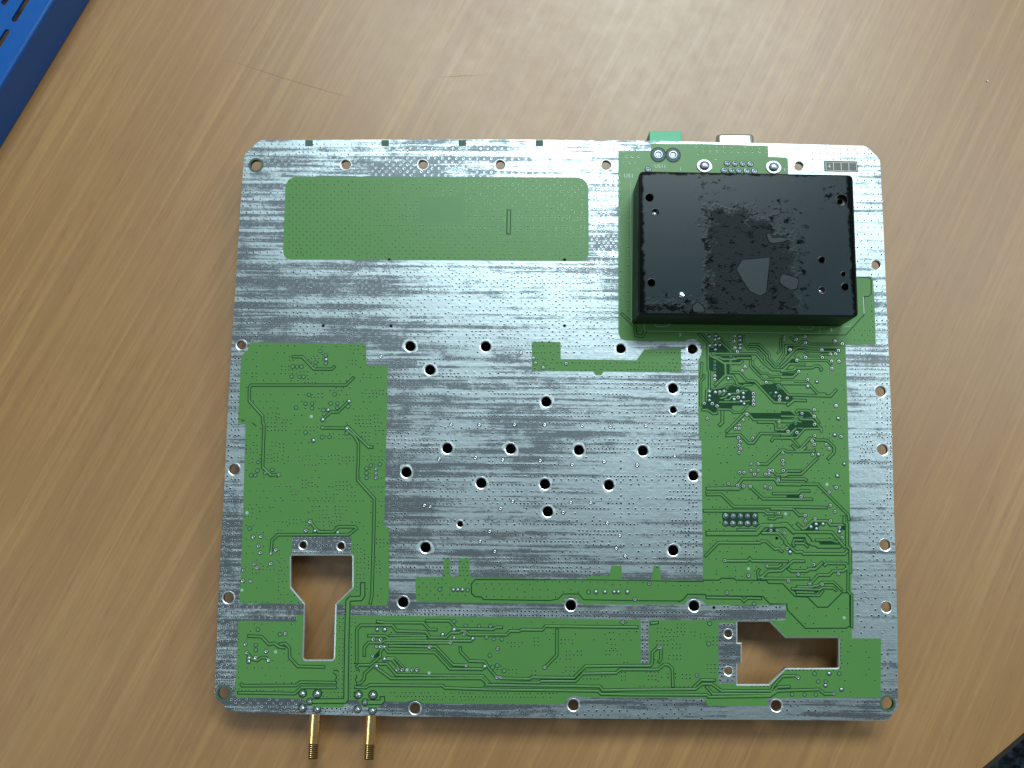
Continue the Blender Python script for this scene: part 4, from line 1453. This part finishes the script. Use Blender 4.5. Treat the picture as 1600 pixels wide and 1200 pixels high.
def via_field(pts, z, prof, mats, mis):
    mb_ = MB()
    for px, py in pts:
        x, y = L(px, py)
        k = rnd.uniform(0.88, 1.15) * PX
        vv = [(x + r * k * c, y + r * k * s, z + h * MM) for r, h in prof for c, s in CS]
        o = len(mb_.v)
        mb_.v += vv
        for q in range(len(prof) - 1):
            for i in range(NV):
                j = (i + 1) % NV
                mb_.f.append((o + q * NV + i, o + q * NV + j, o + (q + 1) * NV + j, o + (q + 1) * NV + i))
                mb_.m.append(mis[q])
        mb_.f.append(tuple(o + (len(prof) - 1) * NV + i for i in range(NV)))
        mb_.m.append(mis[-1])
    return mb_.obj('stitching_vias', mats, board, smooth=True)


vm = via_field(fin[~green], ZB, [(2.0, 0.002), (1.8, 0.016), (1.5, 0.010), (1.12, 0.0008)], [M['tin'], M['viarim'], M['void']], [0, 1, 1, 2])
vg = via_field(fin[green], ZB + 0.07 * MM, [(1.9, 0.002), (1.7, 0.018), (1.35, 0.011), (0.98, 0.0008)], [M['mask'], M['viawall'], M['void']], [0, 1, 1, 2])
for o in (vm, vg):
    o['kind'] = 'stuff'
print('vias', len(fin), 'pads', len(PADS), 'traces', len(TR))


# ------- legend print
def text(s, px, py, h, mat, rot=0.0, z=Z2, parent=None, sx=1.0):
    cu = bpy.data.curves.new('legend', 'FONT')
    cu.body = s
    cu.size = h * PX / 0.70
    cu.resolution_u = 2
    tmp = bpy.data.objects.new('tmp', cu)
    COL.objects.link(tmp)
    bpy.context.view_layer.update()
    me = bpy.data.meshes.new_from_object(tmp.evaluated_get(bpy.context.evaluated_depsgraph_get()))
    bpy.data.objects.remove(tmp)
    bpy.data.curves.remove(cu)
    me.materials.clear()
    me.materials.append(mat)
    x, y = L(px, py)
    o = link('legend_text', me, parent or MASKS['GR'], (x, y, z))
    o.rotation_euler = (0, 0, rot)
    o.scale = (sx, 1, 1)
    return o


text('U511', 1022.5, 262.5, 6.0, M['silk'], -0.012)
text('U51', 974.5, 277.5, 6.6, M['silk'], -0.012)
text('1', 1061.5, 266.5, 5.2, M['silk'], -0.012)
text('1', 1224, 268, 6.0, M['silk'], -0.012)
text('9', 1060.5, 526, 5.4, M['silk'], -0.012)
text('6', 1297, 517.5, 5.4, M['silk'], -0.012)


def silk(pts, w=0.9, mat='silk_thin', parent=None, z=Z2):
    mb_ = MB()
    strip(mb_, LL(pts), w * PX, z)
    mb_.obj('legend_line', M[mat], parent or MASKS['GR'])


silk([(985.5, 283), (986.3, 505)], 0.9)
silk([(985.5, 283), (990, 283)], 0.9)
silk([(986.3, 505), (1006, 505.5), (1007.5, 517.3), (1281, 521), (1281.4, 509)], 0.9)
silk([(1022, 506), (1026, 510.5), (1043, 510.5), (1047.5, 506)], 0.8)
silk([(1246, 510), (1251, 514.5), (1267, 514.8), (1272, 510.5)], 0.8)
silk([(1318, 510), (1328, 510.3), (1328.3, 506)], 0.9)
silk([(1349, 464), (1350, 490)], 1.0, 'silk')
silk([(1223.2, 524.5), (1222.8, 532), (1225, 532), (1225.2, 524.5)], 0.7, 'silk')

# four-box revision label on bare laminate
lab = MB()
sheet(lab, [LL([(1288, 268), (1340.5, 268.7), (1339.3, 252.5), (1287.5, 251)])], ZB + 0.05 * MM, 0, 0.045 * MM)
labo = lab.obj('revision_label', M['moat'], board)
for i in range(4):
    x0 = 1290.6 + i * 11.9
    mb = MB()
    sheet(mb, [LL([(x0 + 0.4, 265.2 + i * .3), (x0 + 11.0, 265.4 + i * .3), (x0 + 10.6, 253.8 + i * .35), (x0, 253.6 + i * .35)])], ZB + 0.075 * MM, 0, 0.02 * MM)
    mb.obj('label_cell', M['label'], labo)
for i in range(5):
    x0 = 1290.0 + i * 11.95
    silk([(x0, 253.2 + i * .35), (x0 + 0.6, 266 + i * .3)], 1.1, 'silk', labo, ZB + 0.10 * MM)
for y0 in (253.2, 266.0):
    silk([(1289.5, y0), (1338.4, y0 + 1.4)], 0.9, 'silk', labo, ZB + 0.098 * MM)
text('4', 1293.2, 262.8, 7.0, M['silk'], -0.02, ZB + 0.11 * MM, labo)

# ------------------------------------------------------------------ black power module
HM = 16.0 * MM
ZTOP = ZB + HM
MT = [(998.5, 267), (1333, 273), (1341.5, 495), (996.5, 491)]
mt = rounded(MT, [9, 9, 7, 6], 5)
mlp = LL(mt, ZTOP)
mcx, mcy = sum(p[0] for p in mlp) / len(mlp), sum(p[1] for p in mlp) / len(mlp)
M['module'] = module_mat(mcx, mcy)
M['module_side'] = plain('black_module_side', (0.005, 0.006, 0.007), 0.35, 0, 0.35)
mlp = [(a - mcx, b - mcy) for a, b in mlp]
MH = [(1015, 308.5, 6.3, 'd'), (1024, 331.5, 6.0, 'm'), (1315, 313, 9.0, 'k'), (1018, 441.5, 6.2, 'd'), (1065.5, 461, 5.2, 's'),
      (1284, 406, 5.2, 'd'), (1284.5, 453.5, 5.6, 'm'), (1318, 428, 3.6, 'd'), (1320.5, 448, 5.8, 'd')]
mh = []
for hx, hy, r, kd in MH:
    a, b = L(hx, hy, ZTOP)
    mh.append(circ(a - mcx, b - mcy, r * PX * 0.955, 22))
mod = link('power_module', None, board, (mcx, mcy, 0))
n = len(mlp)
a2 = sum(mlp[i][0] * mlp[(i + 1) % n][1] - mlp[(i + 1) % n][0] * mlp[i][1] for i in range(n))
if a2 < 0:
    mlp = mlp[::-1]
inner = []
BV = 0.55 * MM
for i in range(n):
    p0, p1, p2 = Vector(mlp[i - 1]), Vector(mlp[i]), Vector(mlp[(i + 1) % n])
    d = ((p1 - p0).normalized() + (p2 - p1).normalized()).normalized()
    inner.append(Vector((-d.y, d.x)))
prof = [(BV, 0), (BV * 0.55, -BV * 0.12), (BV * 0.2, -BV * 0.42), (0, -BV), (0, -HM + 0.3 * MM)]
mb = MB()
vv = []
for off, dz in prof:
    vv += [(p[0] + m.x * off, p[1] + m.y * off, ZTOP + dz) for p, m in zip(mlp, inner)]
ff = []
for k in range(len(prof) - 1):
    for i in range(n):
        j = (i + 1) % n
        ff.append((k * n + i, (k + 1) * n + i, (k + 1) * n + j, k * n + j))
mb.add(vv, ff)
mb.obj('case_side', M['module_side'], mod, smooth=True)
mb = MB()
sheet(mb, [[(p[0] + m.x * BV, p[1] + m.y * BV) for p, m in zip(mlp, inner)]] + mh, ZTOP - 1e-6, 0)
mb.obj('case_top', M['module'], mod)
for (hx, hy, r, kd), h in zip(MH, mh):
    a, b = L(hx, hy, ZTOP)
    c = (a - mcx, b - mcy)
    k = PX * 0.955
    mb = MB()
    if kd == 'k':
        lathe(mb, [((r + 1.2) * k, ZTOP + 2e-6), ((r + 0.3) * k, ZTOP + 6e-5), (r * k, ZTOP - 1e-5), (r * k - 1e-5, ZTOP - 1.6 * MM), (4.6 * k, ZTOP - 1.7 * MM), (4.5 * k, ZTOP - 9 * MM), (1 * k, ZTOP - 9 * MM)], 22, c, [0, 0, 0, 0, 1, 1])
        mats = [M['module_side'], M['void']]
    elif kd == 's':
        lathe(mb, [((r + .8) * k, ZTOP + 2e-6), (r * k, ZTOP + 3e-5), (r * k - 1e-5, ZTOP - 0.2 * MM), (r * .7 * k, ZTOP + 0.05 * MM), (r * .3 * k, ZTOP + 0.15 * MM)], 22, c, [0, 0, 1, 1])
        mats = [M['module_side'], M['solder']]
    elif kd == 'm':
        lathe(mb, [((r + .8) * k, ZTOP + 2e-6), (r * k, ZTOP + 3e-5), (r * k - 1e-5, ZTOP - 0.5 * MM), (r * k * .98, ZTOP - 1.6 * MM), (r * .5 * k, ZTOP - 1.5 * MM), (r * .2 * k, ZTOP - 1.4 * MM)], 22, c, [0, 0, 0, 1, 1])
        mats = [M['module_side'], M['solder']]
    else:
        lathe(mb, [((r + 1.0) * k, ZTOP + 2e-6), (r * k, ZTOP + 5e-5), (r * k - 1e-5, ZTOP - 0.4 * MM), (r * k - 1e-5, ZTOP - 5 * MM), (1 * k, ZTOP - 5 * MM)], 22, c, [0, 0, 1, 1])
        mats = [M['module_side'], M['void']]
    mb.obj('case_hole', mats, mod, smooth=True)
# peeled film islands on the top
M['film'] = plain('grey_film', (0.011, 0.022, 0.026), 0.36, 0, 0.27, var=0.08)
M['filmedge'] = plain('film_edge_grease', (0.004, 0.005, 0.005), 0.5, 0, 0.05)
for isl in ([(1151, 420), (1160, 406), (1176, 405), (1196, 403), (1203, 402), (1200, 428), (1197, 457), (1188, 462), (1172, 455), (1160, 437)],
            [(1219, 434), (1222, 428), (1234, 431), (1248, 436), (1245, 451), (1236, 453), (1225, 447), (1219, 442)],
            [(1198, 366), (1203, 365), (1206, 372), (1220, 371), (1232, 374), (1222, 378), (1208, 380), (1202, 378)],
            [(1082, 478), (1090, 472), (1098, 478), (1101, 487), (1084, 487)]):
    cxi = sum(p[0] for p in isl) / len(isl)
    cyi = sum(p[1] for p in isl) / len(isl)
    big = [(cxi + (a - cxi) * 1.0 + (1.3 if a > cxi else -1.3) * rnd.uniform(.5, 1.3), cyi + (b - cyi) * 1.0 + (1.3 if b > cyi else -1.0) * rnd.uniform(.4, 1.3)) for a, b in rounded(isl, 1.5, 2)]
    mb = MB()
    sheet(mb, [[(a - mcx, b - mcy) for a, b in LL(big, ZTOP)]], ZTOP + 0.02 * MM, 0)
    sheet(mb, [[(a - mcx, b - mcy) for a, b in LL(rounded(isl, 1.5, 2), ZTOP)]], ZTOP + 0.035 * MM, 1)
    mb.obj('film_island', [M['filmedge'], M['film']], mod)

# ------------------------------------------------------------------ parts on the hidden component side
ZU = LZ - THICK                                  # underside of the laminate
# unseen black can, added so the inner holes look dark
mb = MB()
(x0, y1), (x1, y0) = L(630, 530), L(1095, 955)
mb.add(*boxpts(x0, y0, 0.0003, x1, y1, ZU - 0.005))
mb.obj('hole_darkening_can', M['can'], board)

# mint terminal block at the top edge
zt = ZU - 0.0002
mb = MB()
(xa, ya), (xb, yb_) = L(1014.5, 204.5, zt), L(1065, 206, zt)
yin = L(1040, 262, zt)[1]
v, f = boxpts(xa, yin, 0.0004, xb, ya, zt)
mb.add(v, f)
term = mb.obj('terminal_block', M['mint'], board)
bv = term.modifiers.new('bevel', 'BEVEL')
bv.width = 0.0003
bv.segments = 2

# D connector shell
dsub = link('d_connector', None, board, (0, 0, 0))
(xa, ya), (xb, _) = L(1119, 208.5, zt), L(1180, 208.5, zt)
yin = L(1150, 250, zt)[1]
mb = MB()
zc = zt - 0.0002
pr = rounded([(xa * 1e4, zc * 1e4), (xb * 1e4, zc * 1e4), ((xb - 0.0014) * 1e4, 0.0012 * 1e4), ((xa + 0.0014) * 1e4, 0.0012 * 1e4)], 22, 5)
pr = [(a / 1e4, b / 1e4) for a, b in pr]
n = len(pr)
vv, ff = [], []
rngs = [(yin, 0.0), (ya - 0.0008, 0.0), (ya - 0.0002, 0.0002), (ya, 0.0007), (ya - 0.0002, 0.0010), (ya - 0.004, 0.0011)]
cxm, czm = sum(p[0] for p in pr) / n, sum(p[1] for p in pr) / n
for yy, ins in rngs:
    for a, b in pr:
        d = Vector((a - cxm, b - czm))
        sx_ = max(0.0, abs(d.x) - ins) * (1 if d.x > 0 else -1)
        sz_ = max(0.0, abs(d.y) - ins) * (1 if d.y > 0 else -1)
        vv.append((cxm + sx_, yy, czm + sz_))
for k in range(len(rngs) - 1):
    for i in range(n):
        j = (i + 1) % n
        ff.append((k * n + i, k * n + j, (k + 1) * n + j, (k + 1) * n + i))
ff.append(tuple((len(rngs) - 1) * n + i for i in range(n)))
mb.add(vv, ff)
mb.obj('connector_shell', M['steel'], dsub, smooth=True)
(xa, ya), (xb, _) = L(1090, 226, zt), L(1218, 226, zt)
mb = MB()
mb.add(*boxpts(xa, yin - 0.004, 0.0006, xb, ya, zt - 0.0001))
mb.obj('connector_body', M['can'], dsub)

# coaxial connectors at the bottom edge
for (cx0, cy0, cx1, cy1) in ((492.5, 1119, 489, 1187.5), (580, 1120, 576.5, 1188.5)):
    za = 0.0086
    A = Vector((*L(cx0, cy0, za), za))
    Bp = Vector((*L(cx1, cy1, za), za))
    ax = (Bp - A)
    ln_ = ax.length
    con = link('coaxial_connector', None, board, tuple(A))
    con.rotation_euler = ax.to_track_quat('Z', 'Y').to_euler()
    R0, R1 = 2.0 * MM, 1.72 * MM
    mb = MB()
    lathe(mb, [(R0, -5 * MM), (R0, 0.0), (R0, ln_ * 0.60), (R0 * 0.97, ln_ * 0.615), (R1 * .92, ln_ * 0.62)], 28, mis=[0] * 4)
    mb.obj('barrel', M['gold'], con, smooth=False)
    for p_ in con.children[0].data.polygons:
        p_.use_smooth = True
    mb = MB()
    pf = [(R1 * 0.9, ln_ * 0.615)]
    nr = 7
    z0_, z1_ = ln_ * 0.63, ln_ * 0.945
    for i in range(nr):
        a_ = z0_ + (z1_ - z0_) * i / nr
        st_ = (z1_ - z0_) / nr
        pf += [(R1 * 0.74, a_), (R1, a_ + st_ * .3), (R1, a_ + st_ * .55), (R1 * 0.74, a_ + st_ * .85)]
    pf += [(R1 * 1.0, ln_ * 0.955), (R1 * 0.97, ln_ * 0.985), (R1 * 0.8, ln_), (R1 * 0.55, ln_), (R1 * 0.5, ln_ * 0.96), (R1 * .2, ln_ * 0.96)]
    mi_ = [0] + [1, 0, 1, 1] * nr + [0] * 8
    lathe(mb, pf, 28, mis=mi_[:len(pf) - 1])
    mb.obj('ribbed_tip', [M['gold'], M['goldshade']], con, smooth=False)
    mb = MB()
    mb.add(*boxpts(-3.1 * MM, -2.6 * MM, -9 * MM, 3.1 * MM, 3.2 * MM, -1.2 * MM))
    mb.obj('connector_body', M['gold'], con)
